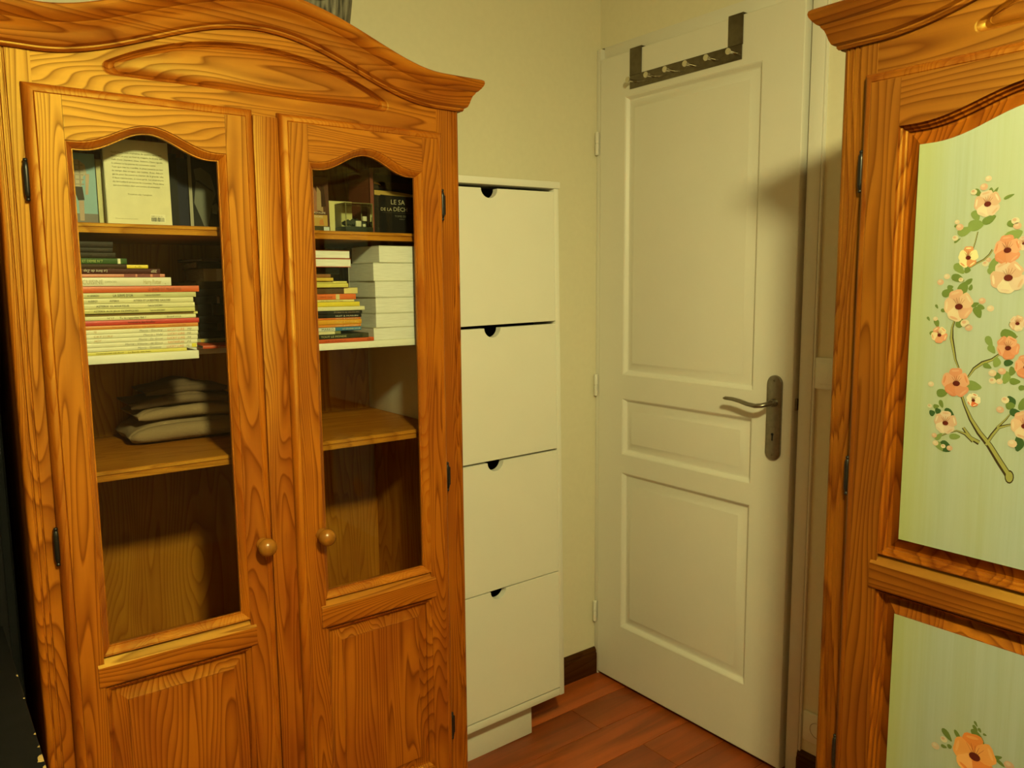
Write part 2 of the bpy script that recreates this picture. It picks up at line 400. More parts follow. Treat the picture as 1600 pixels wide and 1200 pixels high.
# ------------------------------------------------------------------ white panelled door
def white_door():
    # frame
    fr = MB()
    fr.box(.004, WX+.1, 0.0008, WY-.0005, .0, 2.085, b=.0015)             # hinge jamb against the long wall
    fr.box(.0125, WX+.1, -.776, -.7385, .0, 2.085, b=.0025)             # latch jamb
    fr.box(.0194, WX+.1, -.7385, .0008, 2.0518, 2.0905, b=.0003)             # head
    fr.box(.013, WX+.02, -.7835, -.776, 0, 2.094, b=.003)
    tag(fr.build('trim_1', M['white']), kind='structure')
    d = empty('door_1', (0, 0, .012)); tag(d, kind='structure')
    W_, H_ = .7285, 2.038
    # local frame: leaf front plane x=0, y from 0 to -W
    pz = [(.198, .726), (.786, .970), (1.046, 1.908)]; py = (-.110, -.607)
    mb = MB()
    outer = rect(0.0, W_, 0, H_)
    holes = [rect(-py[0], -py[1], a, b) for a, b in pz]
    e = .003
    oi = offset(outer, e)
    mb.plate(oi, holes, -.0, .020)
    mb.rings(outer, [(e, 0), (.001, .0008), (0, .003), (0, .040)], cap=True)
    def swing(mb):  # (x along width, y depth, z) -> (depth, -x, z)
        mb.v = [(p[1], -p[0], p[2]) for p in mb.v]; return mb
    swing(mb).build('leaf', M['white'], d, smooth=30)
    for hl in holes:
        p = MB(); p.rings(hl, [(0, 0), (.002, .0008), (.005, .0035), (.010, .0105), (.0135, .0125), (.0165, .0125), (.036, .0050), (.0385, .0035), (.041, .0032)])
        swing(p).build('panel', M['white'], d, smooth=30)
    # hinges
    for z in (1.794, 1.014, .227):
        h = MB(); h.lathe([(.0055, -.036), (.0065, -.034), (.0065, -.0015), (.005, -.001), (.005, .001), (.0065, .0015), (.0065, .034), (.0055, .036)], (-.004, .0085, z-.012), n=14)
        h.build('hinge', M['white'], d)
    # handle plate
    pts = []
    for k in range(17): a = PI*k/16; pts.append((.678+.0225*math.cos(a), 1.0715+.0225*math.sin(a)))
    for k in range(17): a = PI+PI*k/16; pts.append((.678+.0225*math.cos(a), .888+.0225*math.sin(a)))
    p = MB(); p.rings(pts, [(0, 0), (0, -.0055), (.0015, -.0075), (.004, -.0082)])
    hp = swing(p).build('handle_plate', M['steel2'], d, smooth=30); hp['label'] = 'long satin steel handle plate with rounded ends'
    k = MB(); k.lathe([(.0036, 0), (.0036, .0008)], (.678, -.0092, .936), 'y', 14); k.box(.6765, .6795, -.0092, -.0083, .919, .935)
    swing(k).build('keyhole', M['dark'], hp)
    for zz in (1.080, .880):
        s_ = MB(); s_.lathe([(.0028, 0), (.002, -.001)], (.678, -.0082, zz), 'y', 10); swing(s_).build('screw', M['steel'], hp)
    lv = MB()
    lv.lathe([(.0105, -.008), (.0105, -.022), (.009, -.024)], (.681, 0, 1.022), 'y', 16)
    lv.tube([(.681, -.02, 1.022), (.680, -.042, 1.020), (.672, -.052, 1.017), (.655, -.055, 1.0145), (.630, -.054, 1.0165), (.605, -.053, 1.0215), (.580, -.052, 1.0245), (.556, -.051, 1.0245), (.549, -.051, 1.0235)],
            [.0085, .0085, .0088, .0085, .008, .0078, .0075, .0070, .003], n=12, flat=.72)
    swing(lv).build('lever', M['steel2'], d, smooth=50)
    # latch and bolt on edge
    l = MB(); l.box(.7285, .7340, .013, .026, 1.005, 1.035, b=.001); swing(l).build('latch', M['steel2'], d)
white_door()

# over-door hook rack
def hook_rack():
    r = empty('hook_rack', (-.0008, -.336, 1.936))
    tag(r, 'steel over-door rack with six pegs hanging on the white door', 'hook rack')
    L = .400
    MB().box(-.0022, 0, -L/2-.007, L/2+.003, 0, .040, b=.0006).build('bar', M['steel'], r)
    for yy in (.196-.016, -.207+.022):
        w_ = .024 if yy > 0 else .024
        b = MB()
        b.box(-.0022, 0, yy-w_, yy+w_, .038, .1165, b=.0005)
        b.box(-.0022, .046, yy-w_, yy+w_, .1165, .1187, b=.0005)
        b.box(.0438, .046, yy-w_, yy+w_, .085, .1185, b=.0005)
        b.build('bracket', M['steel'], r)
    for k in range(6):
        yy = .178-.0735*k
        p = MB(); p.lathe([(.0045, -.001), (.0045, -.030), (.0045, -.034), (.0078, -.0345), (.0086, -.036), (.0086, -.0375), (.008, -.0385)], (0, yy, .018), 'x', 16)
        p.build('peg', M['peg'], r, smooth=40)
hook_rack()

def wall_plates():
    s = empty('light_switch', (WX, -.826, 1.120))
    tag(s, 'white wall switch partly hidden behind the painted armoire, beside the door', 'light switch')
    MB().box(-.009, 0, -.040, .042, -.040, .040, b=.003).build('plate', M['laminate'], s)
    MB().box(-.0115, -.006, -.028, .028, -.027, .027, b=.002).build('rocker', M['laminate'], s)
    o = empty('power_outlet', (WX, -.832, .170))
    tag(o, 'white power outlet low on the wall above the skirting, beside the armoire', 'power outlet')
    MB().box(-.010, 0, -.042, .042, -.041, .041, b=.003).build('plate', M['laminate'], o)
    w_ = MB(); w_.lathe([(.021, -.0108), (.020, -.0104), (.019, -.004), (.0, -.004)], (0, 0, 0), 'x', 20, cap=False); w_.build('socket', M['steel2'], o)
wall_plates()

# ------------------------------------------------------------------ shoe cabinet
def shoe_cabinet():
    W_, D_, ZB, ZT = .474, .2045, .116, 1.620
    c = empty('shoe_cabinet', (-.5725, -.200, 0), (0, -math.radians(.85), 0))
    tag(c, 'tall narrow white shoe cabinet with four tip-out doors and half-round finger holes', 'shoe cabinet')
    # local origin at front bottom centre of lean, x centred about mid height
    xo = .013
    x0, x1 = -W_/2+xo, W_/2+xo
    b = MB()
    b.box(x1-.016, x1, 0, D_-.002, ZB, ZT, b=.001); b.box(x0, x0+.016, 0, D_-.002, ZB, ZT, b=.001)
    b.box(x0-.001, x1+.003, -.004, D_-.002, ZT-.012, ZT+.006, b=.001)
    b.box(x0+.016, x1-.016, .002, D_-.002, ZB, ZB+.022, b=.001)
    b.build('body', M['laminate'], c)
    MB().box(x0+.016, x1-.016, .10, .104, ZB, ZT-.012).build('back_panel', M['dark'], c)  # near-black sheet at mid depth, standing in for the cabinet's dark inside
    z0 = ZB+.026; hh = (ZT-.018-z0)/4
    for k in range(4):
        a, t = z0+k*hh+(.0014, .0016, .0040, .0062)[k], z0+(k+1)*hh-(.0016, .0018, .0022, .0034)[k]
        xa, xb = x0+.0175, x1-.0175; xc = (xa+xb)/2; R = .0265
        pts = [(xa, a), (xb, a), (xb, t), (xc+R, t)]
        pts += [(xc+R*math.cos(q), t+R*.95*math.sin(q)) for q in [-PI*j/14 for j in range(1, 14)]]
        pts += [(xc-R, t), (xa, t)]
        m = MB(); m.plate(offset(pts, .0006), [], -.001, .019); m.rings(pts, [(.0006, -.001), (0, -.0004), (0, .019)], cap=False)
        m.build('door', M['laminate'], c, smooth=25)
    MB().box(-.216, .160, .048, .17, .0, ZB-.001, b=.001).build('plinth', M['laminate'], c)
shoe_cabinet()

# ------------------------------------------------------------------ pine cabinets
def arch_z(t): return (.5+.5*math.cos(PI*min(1, abs(t))))
def opening(x0, x1, z0, zb, rise, n=28, flat=.09):
    """closed CCW outline with a basket-arched head"""
    c, h = (x0+x1)/2, (x1-x0)/2
    pts = [(x0, z0), (x1, z0)]
    for k in range(n+1):
        x = x1+(x0-x1)*k/n; t = abs(x-c)/h
        t = max(0, t)/(1-flat)
        pts.append((x, zb+rise*arch_z(t)**1.12))
    return pts
CORN = [(-.002, 0), (.006, .0), (.0085, .0035), (.0085, .006), (.011, .007), (.0145, .0095), (.0175, .016), (.0195, .023), (.0225, .031), (.0265, .036), (.0275, .0385), (.031, .0405), (.036, .046), (.0400, .052), (.0415, .057), (.0405, .0615), (.037, .064), (-.03, .0645)]
def cab_top(c, W_, zb, rise, span, depth, fr_hole, mats, flat0):
    """arched cornice + frieze on a cabinet whose front is y=0, x centred"""
    hw = W_/2
    def zc(x):
        t = abs(x)/span
        return zb + (rise*arch_z(t)**.95 if t < 1 else 0)
    n = 64; st = [-hw+W_*k/n for k in range(n+1)]
    mb = MB(); P = len(CORN); vs = []
    for i, x in enumerate(st):
        dz = (zc(x+1e-4)-zc(x-1e-4))/2e-4
        if i in (0, n): dz = 0
        L = math.hypot(1, dz); nx, nz = -dz/L, 1/L
        for p, h in CORN:
            xx = x+nx*h
            if i == 0: xx = -hw-p
            if i == n: xx = hw+p
            vs.append((xx, -p, zc(x)+nz*h))
    fs = [(i*P+k, (i+1)*P+k, (i+1)*P+k+1, i*P+k+1) for i in range(n) for k in range(P-1)]
    mb.add(vs, fs)
    for sg in (-1, 1):                                       # side returns
        vs = [(sg*(hw+p), y_, zb+h) for y_ in (None, depth) for p, h in CORN for y_ in [(-p if y_ is None else y_)]]
        mb.add(vs, [(k, P+k, P+k+1, k+1) for k in range(P-1)])
    mb.build('cornice', mats['x'], c, smooth=28)
    # frieze board with carved segment
    xi = hw-.057
    top = [(xi-2*xi*k/40, zc(xi-2*xi*k/40)+.02) for k in range(41)]
    outer = [(-xi, zb-.075), (xi, zb-.075)]+top
    f = MB(); x0_, x1_, zz0, zz1, rr = fr_hole
    hole = segment(x0_, x1_, zz0, zz1, r=rr)
    f.plate(outer, [hole], 0.0005, .018)
    pr = [(0, .0005), (.0012, .0012), (.0025, .0050), (.0050, .0085), (.0070, .0070), (.0085, .0040), (.0090, .0058), (.0112, .0040), (.016, .0020)]
    n_ = len(hole); vs = []
    for d_, y_ in pr:
        vs += [(p[0], y_, p[1]) for p in segment(x0_+d_*2.2, x1_-d_*2.2, zz0+d_, zz1-d_, r=max(rr-d_*.42, .0030))]
    f.add(vs, [(i*n_+k, i*n_+(k+1) % n_, (i+1)*n_+(k+1) % n_, (i+1)*n_+k) for i in range(len(pr)-1) for k in range(n_)])
    o_ = len(f.v)-n_; f.f.append(tuple(range(o_, o_+n_))); f.m.append(0)
    f.build('frieze', mats['x'], c, smooth=28)
    # top board
    MB().box(-hw+.01, hw-.01, .015, depth, zb+.004, zb+.018).build('top_board', mats['inx'], c)

def segment(x0, x1, z0, top, n=30, r=.012):
    c, h = (x0+x1)/2, (x1-x0)/2; pts = []
    # rounded tips
    for k in range(7):
        a = -PI/2+PI*k/6*.92; pts.append((x1-r+r*math.cos(a), z0+r+r*math.sin(a)))
    for k in range(1, n):
        t = 1-2*k/n; x = c+t*(h-r*.8); pts.append((x, z0+2*r*.96+(top-z0-2*r)*(1-t*t)**.92))
    for k in range(7):
        a = PI/2+PI*.08+PI*k/6*.92; pts.append((x0+r+r*math.cos(a), z0+r+r*math.sin(a)))
    return pts
EDGE = [(.0, .0), (.0, -.006), (.0012, -.0115), (.004, -.0155), (.008, -.0182), (.012, -.0194), (.0142, -.0194), (.0150, -.0184), (.0156, -.0200), (.0165, -.0205)]
DF = -.0205                                                 # door face (local y)
def hinge(par, x, y, z):
    h = MB(); h.lathe([(.0015, -.033), (.0032, -.032), (.0036, -.0295), (.0022, -.0275), (.0036, -.0262), (.0036, -.0245), (.0042, -.0235), (.0046, -.018), (.0046, .018), (.0042, .0235), (.0036, .0245), (.0036, .0262), (.0022, .0275), (.0036, .0295), (.0032, .032), (.0015, .033)], (x, y, z), n=12)
    h.box(x-.001, x+.009, y+.002, y+.006, z-.02, z+.02)
    h.build('hinge', M['black_iron'], par, smooth=50)
def cab_door(c, x0, x1, z0, z1, side, stile, rail_t, mid, bot, head, glazed, hz, mats, astragal=False):
    """framed door; side = -1 hinged on the left, +1 on the right. returns the door frame object"""
    d = MB(); d.rings(rect(x0, x1, z0, z1), EDGE, cap=False)
    d.rings(rect(x0+.001, x1-.001, z0+.001, z1-.001), [(0, -.0005), (.02, -.0005)], cap=False)
    d = d.build('door', M['pine_bead'] if mats is PM else M['pine_d_bead'], c, smooth=30)
    d['label'] = 'arched glazed pine door' if glazed else 'arched pine door with painted panels'
    e = .0164
    xa, xb = x0+stile, x1-stile
    for a, b in ((x0+e, xa), (xb, x1-e)):
        MB().box(a, b, DF, -.0005, z0+e, z1-e).build('stile', mats['z'], d, smooth=0)
    zb, rise = head
    def upf(d_): return opening(xa+d_, xb-d_, mid[1]+d_, zb-d_, rise)
    up = upf(0)
    g = .0004
    tr = [(xa+g, z1-e)] + [(p[0], p[1]) for p in reversed(up[2:])] + [(xb-g, z1-e)]
    tr = [(min(max(p[0], xa+g), xb-g), p[1]) for p in tr]
    MB().prism(tr[::-1], 'y', DF, -.0005).build('top_rail', mats['x'], d, smooth=0)
    m = MB(); m.prism([(-.0005, mid[0]), (DF+.003, mid[0]), (DF-.002, mid[0]+.003), (DF-.0035, mid[0]+.006), (DF-.0035, mid[1]-.0175), (DF-.002, mid[1]-.0150), (DF+.0075, mid[1]-.0035), (DF+.0085, mid[1]-.001), (-.0005, mid[1])], 'x', xa-.010, xb+.010)
    m.build('middle_rail', mats['x'], d, smooth=25)
    MB().box(xa+g, xb-g, DF, -.0005, z0+e, bot).build('bottom_rail', mats['x'], d, smooth=0)
    lo = rect(xa, xb, bot, mid[0])
    if glazed:
        b = MB(); b.rings(up, [(0, DF), (.0012, DF+.0022), (.0022, DF+.0022), (.006, DF+.0052), (.009, DF+.0095), (.0105, DF+.0115), (.0105, DF+.0135), (.0125, DF+.0135), (.0128, -.0005)], cap=False, fn=upf)
        b.build('glazing_bead', M['pine_bead'], d, smooth=28)
        gp = upf(.008)
        gl = MB(); n = len(gp)
        gl.prism(gp[::-1], 'y', -.0055, -.0025)
        gl.build('glass_pane', M['glass'], d, smooth=0)
        p = MB(); p.rings(lo, [(0, DF), (.001, DF+.002), (.004, DF+.003), (.008, DF+.007), (.0095, DF+.0085), (.0095, DF+.0145), (.012, DF+.0145), (.034, DF+.0060), (.0345, DF+.0035)])
        p.build('raised_panel', mats['z'], d, smooth=25)
    else:
        for path, fn in ((up, upf), (lo, None)):
            p = MB(); p.rings(path, [(0, DF), (.0006, DF+.005), (.0035, DF+.0065), (.0050, DF+.0120), (.0075, DF+.0135), (.0080, DF+.0185), (.012, DF+.0185), (.028, DF+.0095), (.030, DF+.0075), (.0305, DF+.0045)], mi_last=1, fn=fn)
            p.build('painted_panel', [M['pine_d_panel'], M['green']], d, smooth=25)
    for z in hz:
        hinge(d, x0-.002 if side < 0 else x1+.002, -.0085, z)
    if astragal:
        MB().box(x1+.0002, x1+.0465, -.012, -.0005, z0+.004, z1-.010, b=.001).build('astragal', mats['z'], d)
    return d
def knob(par, x, z):
    k = MB(); k.lathe([(.0115, .001), (.0125, -.001), (.0125, -.003), (.0095, -.0055), (.0085, -.009), (.0095, -.013), (.0135, -.017), (.0165, -.0225), (.0172, -.028), (.0155, -.034), (.0115, -.0385), (.006, -.041), (.0005, -.0418)], (x, DF, z), 'y', 28)
    k.build('knob', M['knob'], par, smooth=60)
def post(c, xo, xi, z0, z1, mat, flutes):
    """front corner post; xo outer edge, xi inner edge; grooves near the outer edge"""
    sg = 1 if xi > xo else -1
    pts = [(xo, .035), (xo, .006), (xo+sg*.001, .003), (xo+sg*.003, .001), (xo+sg*.006, 0)]
    for f in flutes: pts += [(xo+sg*(f-.0018), 0), (xo+sg*(f-.0006), .0026), (xo+sg*(f+.0006), .0026), (xo+sg*(f+.0018), 0)]
    pts += [(xi, 0), (xi, .035)]
    if sg < 0: pts = pts[::-1]
    MB().prism(pts, 'z', z0, z1).build('corner_post', mat, c, smooth=30)
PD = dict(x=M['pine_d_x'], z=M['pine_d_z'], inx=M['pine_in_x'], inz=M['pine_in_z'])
PM = dict(x=M['pine_x'], z=M['pine_z'], inx=M['pine_in_x'], inz=M['pine_in_z'])

def bookcase():
    c = empty('display_bookcase', (-1.266, -.448, 0))
    tag(c, 'tall honey pine bookcase with two arched glass doors and curved cornice', 'bookcase')
    hw = .426; dep = .440; zb = 1.7185
    back = .388
    for sg in (-1, 1):
        post(c, sg*hw, sg*(hw-.057), .02, zb+.004, M['pine_z'], (.012, .021) if sg < 0 else (.010, .018))
        a, b = sorted((sg*(hw-.001), sg*(hw-.020)))
        MB().box(a, b, .036, dep, .02, zb+.004).build('side_panel', M['pine_in_z'], c)
        # lower stile faces
    cab_top(c, .852, zb, .0905, .365, dep, (-.268, .258, 1.6975, 1.786, .012), PM, 0)
    MB().box(-hw+.02, hw-.02, back, back+.006, .06, zb).build('back_panel', M['pine_in_z'], c)
    # bottom apron + floor board
    MB().box(-hw+.057, hw-.057, .0005, .02, .06, .205).build('apron', M['pine_x'], c)
    MB().box(-hw, hw, -.014, dep, 0, .06, b=.004).build('plinth', M['pine_x'], c)
    def shelf(z0, z1, y0, mat, x0=-hw+.0205, x1=hw-.0205, nose=True):
        t = z1-z0
        pr = [(y0, z0), (y0-.0, z0+t*.42), (y0+.003, z0+t*.48), (y0+.003, z0+t*.58), (y0, z0+t*.64), (y0+.001, z1-.0015), (y0+.003, z1), (back-.0005, z1), (back-.0005, z0)] if nose else \
             [(y0, z0+.001), (y0, z1-.001), (y0+.001, z1), (back-.0005, z1), (back-.0005, z0), (y0+.001, z0)]
        MB().prism(pr[::-1], 'x', x0, x1).build('shelf', mat, c, smooth=25)
    shelf(1.4435, 1.4600, .022, M['pine_in_x'])
    shelf(1.0175, 1.0355, .028, M['pine_in_x'])
    shelf(.5600, .5775, .028, M['pine_in_x'])
    # white boards: a support board against the right side and a white shelf in two lengths
    MB().box(hw-.0345, hw-.0205, .060, back-.001, 1.0357, 1.2225, b=.0006).build('support_board', M['shelfwhite'], c)
    MB().box(-hw+.0205, -hw+.0345, .060, back-.001, 1.0357, 1.2225, b=.0006).build('support_board', M['shelfwhite'], c)
    MB().box(-hw+.0205, -.136, .018, back-.001, 1.2230, 1.2376, b=.0006).build('white_shelf', M['shelfwhite'], c)
    MB().box(-.1355, .0, .150, back-.001, 1.2190, 1.2330, b=.0006).build('white_shelf', M['shelfwhite'], c)
    MB().box(.0005, hw-.0205, .018, back-.001, 1.2230, 1.2366, b=.0006).build('white_shelf', M['shelfwhite'], c)
    hz = (1.520, .928, .338)
    z0, z1 = .192, 1.6685
    dl = cab_door(c, -.386, -.0275, z0, z1, -1, .0525, 0, (.668, .724), .265, (1.5845, .0345), True, hz, PM, astragal=True)
    knob(dl, -.050, .8655)
    dr = cab_door(c, .0205, .374, z0, z1, 1, .0525, 0, (.662, .724), .265, (1.5845, .0345), True, hz, PM)
    knob(dr, .0695, .8605)
    return c
bookcase()

def armoire():
    c = empty('painted_armoire', (-.600, -1.774, 0), (0, 0, -PI/2))
    tag(c, 'large honey pine armoire with green panels painted with blossom branches', 'armoire')
    hw = .58; dep = .61; zb = 1.7165
    for sg in (-1, 1):
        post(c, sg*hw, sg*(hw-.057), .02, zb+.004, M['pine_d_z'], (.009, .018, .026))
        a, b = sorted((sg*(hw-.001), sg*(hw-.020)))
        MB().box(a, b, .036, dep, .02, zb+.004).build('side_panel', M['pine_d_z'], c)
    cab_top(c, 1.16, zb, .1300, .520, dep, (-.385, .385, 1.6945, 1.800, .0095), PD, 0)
    MB().box(-hw+.02, hw-.02, dep-.008, dep, .06, zb).build('back_panel', M['pine_in_z'], c)
    MB().box(-hw-.012, hw+.012, -.014, dep, 0, .06, b=.004).build('plinth', M['pine_d_x'], c)
    MB().box(-hw+.057, hw-.057, .0005, .02, .36, .42).build('apron', M['pine_d_x'], c)
    dw = MB(); dw.box(-hw+.060, hw-.060, -.0195, -.0002, .075, .355, b=.004); dw = dw.build('drawer', M['pine_d_x'], c)
    for x in (-.28, .28): 
        k = MB(); k.lathe([(.0125, -.001), (.0125, -.003), (.0085, -.009), (.0135, -.017), (.0172, -.028), (.0115, -.0385), (.0005, -.0418)], (x, -.0195, .215), 'y', 20); k.build('knob', M['knob'], dw, smooth=60)
    hz = (1.523, 1.035, .547)
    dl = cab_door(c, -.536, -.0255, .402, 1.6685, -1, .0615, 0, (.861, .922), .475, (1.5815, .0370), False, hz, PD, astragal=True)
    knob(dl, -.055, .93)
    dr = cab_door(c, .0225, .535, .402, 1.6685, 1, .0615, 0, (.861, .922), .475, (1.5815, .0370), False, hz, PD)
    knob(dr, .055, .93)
    return c, dl
ARM, ARM_DOOR = armoire()

def pendant_lamp():
    L = empty('pendant_lamp', (-1.50, -1.97, 2.04))
    tag(L, 'white enamel dome pendant lamp hanging from the ceiling in the room middle', 'pendant lamp')
    d = MB(); n = 12
    prof = [(.150, .008)]+[(.150*math.cos(PI/2*k/n), .008+.131*math.sin(PI/2*k/n)) for k in range(1, n)]+[(.022, .150), (.022, .152)]
    prof += [(.024+.002, .1525)]+[(.153*math.cos(PI/2*k/n), .008+.143*math.sin(PI/2*k/n)) for k in range(n-1, -1, -1)]+[(.150, .008)]
    d.lathe(prof, (0, 0, 0), 'z', 40, cap=False); d.build('shade', M['shade'], L, smooth=50)
    h = MB(); h.lathe([(.020, .08), (.020, .165), (.012, .185), (.004, .19), (.004, .459)], (0, 0, 0), 'z', 14); h.build('cord', M['blackpaint'], L)
pendant_lamp()
# ------------------------------------------------------------------ blossom painting on the armoire door
FLOWERS = [(-0.3456, 1.4581, 22, 'c', 0.2), (-0.3664, 1.3851, 17, 'h', 0), (-0.3164, 1.394, 23, 'o', 0.1), (-0.3132, 1.3567, 27, 'c', 0.5), (-0.3754, 1.3162, 26, 'p', 0.3), (-0.3998, 1.2737, 14, 's', 0.6), (-0.3071, 1.2604, 19, 'o', 0.8), (-0.2825, 1.2357, 20, 'o', 0.3), (-0.3723, 1.2053, 24, 'o', 0.1), (-0.3473, 1.1827, 12, 'r', 1.0), (-0.3841, 1.1452, 20, 'c', 0.0), (-0.2796, 1.1549, 22, 'p', 0.4), (-0.3144, 0.6546, 38, 'O', 0.15), (-0.2973, 1.2942, 13, 'c', 0.9), (-0.2964, 1.4018, 11, 'c', 0.2)]
BUDS = [(-0.3512, 1.4812, 6), (-0.3461, 1.4919, 5), (-0.3642, 1.4754, 5), (-0.3802, 1.4279, 6), (-0.3842, 1.4353, 4), (-0.3855, 1.4128, 5), (-0.4024, 1.3502, 5.5), (-0.3938, 1.3584, 5), (-0.3741, 1.3536, 4), (-0.344, 1.324, 5.5), (-0.3325, 1.3135, 5.5), (-0.343, 1.3756, 5), (-0.3392, 1.3808, 4), (-0.4076, 1.2, 5), (-0.4076, 1.1672, 4), (-0.3986, 1.1239, 4.5), (-0.3961, 1.1126, 5), (-0.3848, 1.1096, 4), (-0.3756, 1.1082, 5), (-0.3244, 1.2234, 6), (-0.3237, 1.2126, 5.5), (-0.3123, 1.2271, 6), (-0.3146, 1.2125, 5), (-0.3057, 1.1874, 6), (-0.3113, 1.1732, 6), (-0.293, 1.1278, 7), (-0.3652, 1.2918, 7), (-0.3596, 1.2856, 6), (-0.4066, 1.2969, 4), (-0.3085, 1.4322, 6), (-0.3057, 1.4252, 6), (-0.3693, 0.6432, 7), (-0.3579, 0.6592, 6), (-0.2673, 0.6621, 8)]
LEAVES = [(-0.3582, 1.4731, 9, 4, -0.9, 0), (-0.3423, 1.4717, 9, 5, 1.5, 0), (-0.3352, 1.4754, 5, 2, 1.0, 0), (-0.3186, 1.4653, 8, 2.5, 0.4, 0), (-0.3597, 1.4425, 9, 6, -1.0, 1), (-0.3589, 1.4293, 12, 9, 0.1, 1), (-0.3418, 1.4361, 11, 6, 0.5, 0), (-0.373, 1.4221, 12, 7, 0.35, 1), (-0.3847, 1.4299, 4, 2, 0.2, 0), (-0.3826, 1.4091, 6, 2, 0.6, 0), (-0.3104, 1.4118, 15, 9, 0.5, 1), (-0.313, 1.4282, 7, 5, -0.4, 0), (-0.3322, 1.3753, 11, 6, 1.2, 1), (-0.3349, 1.3657, 6, 5, 0.3, 1), (-0.3776, 1.3691, 11, 6, -0.8, 1), (-0.3662, 1.3671, 5, 5, 0, 0), (-0.3786, 1.3555, 11, 6, -0.4, 0), (-0.3708, 1.3418, 11, 8, 1.2, 0), (-0.3635, 1.3509, 7, 4, 0.7, 0), (-0.3604, 1.3427, 5, 3, 1.3, 0), (-0.3916, 1.3354, 10, 6, 0.5, 0), (-0.3884, 1.3427, 5, 4, 0.3, 0), (-0.3489, 1.3077, 10, 6, -1.1, 0), (-0.3538, 1.3184, 7, 3.5, 0.4, 0), (-0.3451, 1.315, 6, 4, -0.4, 0), (-0.3955, 1.3094, 5, 3, 0, 0), (-0.4058, 1.3148, 4, 2, -1, 0), (-0.4168, 1.2966, 4, 2, -1, 0), (-0.4044, 1.2904, 7, 4, -1.2, 0), (-0.411, 1.276, 4, 3, 0.8, 0), (-0.3721, 1.2916, 8, 6, 1, 0), (-0.3074, 1.278, 12, 8, -0.2, 0), (-0.3313, 1.267, 10, 5, -1.1, 1), (-0.3273, 1.2565, 8, 5, -0.9, 1), (-0.3003, 1.2915, 9, 6, -0.5, 0), (-0.3494, 1.2028, 14, 8, -0.1, 1), (-0.3912, 1.1883, 9, 7, 0.2, 0), (-0.3912, 1.172, 7, 3.5, -1.2, 0), (-0.3983, 1.1674, 5, 4, 0.2, 0), (-0.4033, 1.1571, 5, 5, 0.4, 2), (-0.3952, 1.161, 5, 5, 0.4, 2), (-0.3787, 1.1602, 10, 5, -0.7, 2), (-0.3695, 1.1263, 9, 5, 0.15, 1), (-0.3821, 1.1091, 11, 9, -0.6, 2), (-0.3903, 1.1087, 9, 5, -0.9, 1), (-0.3921, 1.1229, 8, 4, 0.9, 1), (-0.3317, 1.2327, 7, 4, -0.4, 0), (-0.3196, 1.239, 6, 8, 0, 1), (-0.3049, 1.2392, 7, 5, 0.2, 2), (-0.3175, 1.2194, 5, 6, 0, 0), (-0.306, 1.2187, 6, 10, -0.2, 1), (-0.2953, 1.2143, 8, 5, 0, 0), (-0.2994, 1.2281, 5, 7, 0, 0), (-0.2853, 1.2065, 6, 4, 0.2, 0), (-0.2975, 1.1865, 6, 9, 0.5, 2), (-0.2987, 1.1801, 7, 6, 0.2, 0), (-0.2917, 1.1711, 9, 6, -0.2, 2), (-0.2822, 1.1838, 7, 10, -0.4, 0), (-0.2842, 1.1292, 7, 12, 0, 2), (-0.3537, 0.6684, 12, 5, -0.8, 0), (-0.3382, 0.6737, 11, 3.5, -1.0, 0), (-0.3109, 0.6855, 14, 6, -0.7, 0), (-0.3152, 0.6967, 6, 3, -0.9, 0), (-0.309, 0.6965, 4, 2.5, -1, 0), (-0.3147, 0.7039, 5, 2, -1, 0), (-0.3017, 0.6929, 3, 2, 0, 0), (-0.2836, 0.6658, 9, 3.5, 0.6, 0), (-0.279, 0.6602, 8, 3, -0.5, 0), (-0.349, 0.652, 4, 4, 0.5, 0), (-0.3572, 0.648, 5, 3, 0, 0)]
BRANCHES = [([(-0.294, 1.0804), (-0.3075, 1.099), (-0.3222, 1.1205), (-0.3368, 1.1368), (-0.3491, 1.1546), (-0.359, 1.1748), (-0.3675, 1.1982)], [11, 11, 10, 9, 7, 5, 4]), ([(-0.3701, 1.2269), (-0.3752, 1.2386), (-0.3788, 1.2542), (-0.3824, 1.2699), (-0.3824, 1.2847), (-0.3795, 1.2959)], [3, 4, 5, 6, 4, 3]), ([(-0.3273, 1.1206), (-0.3198, 1.1356), (-0.3122, 1.1477), (-0.3026, 1.1517), (-0.29, 1.1561)], [6, 6, 6, 4, 3]), ([(-0.3138, 1.1474), (-0.3032, 1.1607), (-0.2973, 1.1704)], [4, 3, 2]), ([(-0.3445, 1.1226), (-0.3556, 1.1322), (-0.3673, 1.1352), (-0.3787, 1.1307), (-0.3911, 1.1231)], [5, 5, 3, 2.5, 2]), ([(-0.3588, 1.1411), (-0.3483, 1.1276), (-0.3359, 1.122)], [5, 7, 8]), ([(-0.357, 1.2141), (-0.3492, 1.2277), (-0.3386, 1.2367), (-0.3264, 1.2421), (-0.317, 1.2509)], [3, 5, 6, 5, 3]), ([(-0.3703, 1.3636), (-0.3673, 1.3707), (-0.3631, 1.3868), (-0.3583, 1.4062), (-0.3558, 1.4202)], [3, 3, 2, 2, 2]), ([(-0.3655, 1.3689), (-0.3556, 1.3759), (-0.3458, 1.3809), (-0.3388, 1.3878), (-0.3351, 1.3947)], [2, 3, 3, 3, 3]), ([(-0.3113, 1.2761), (-0.3021, 1.2703), (-0.2962, 1.2768)], [2, 2, 2])]
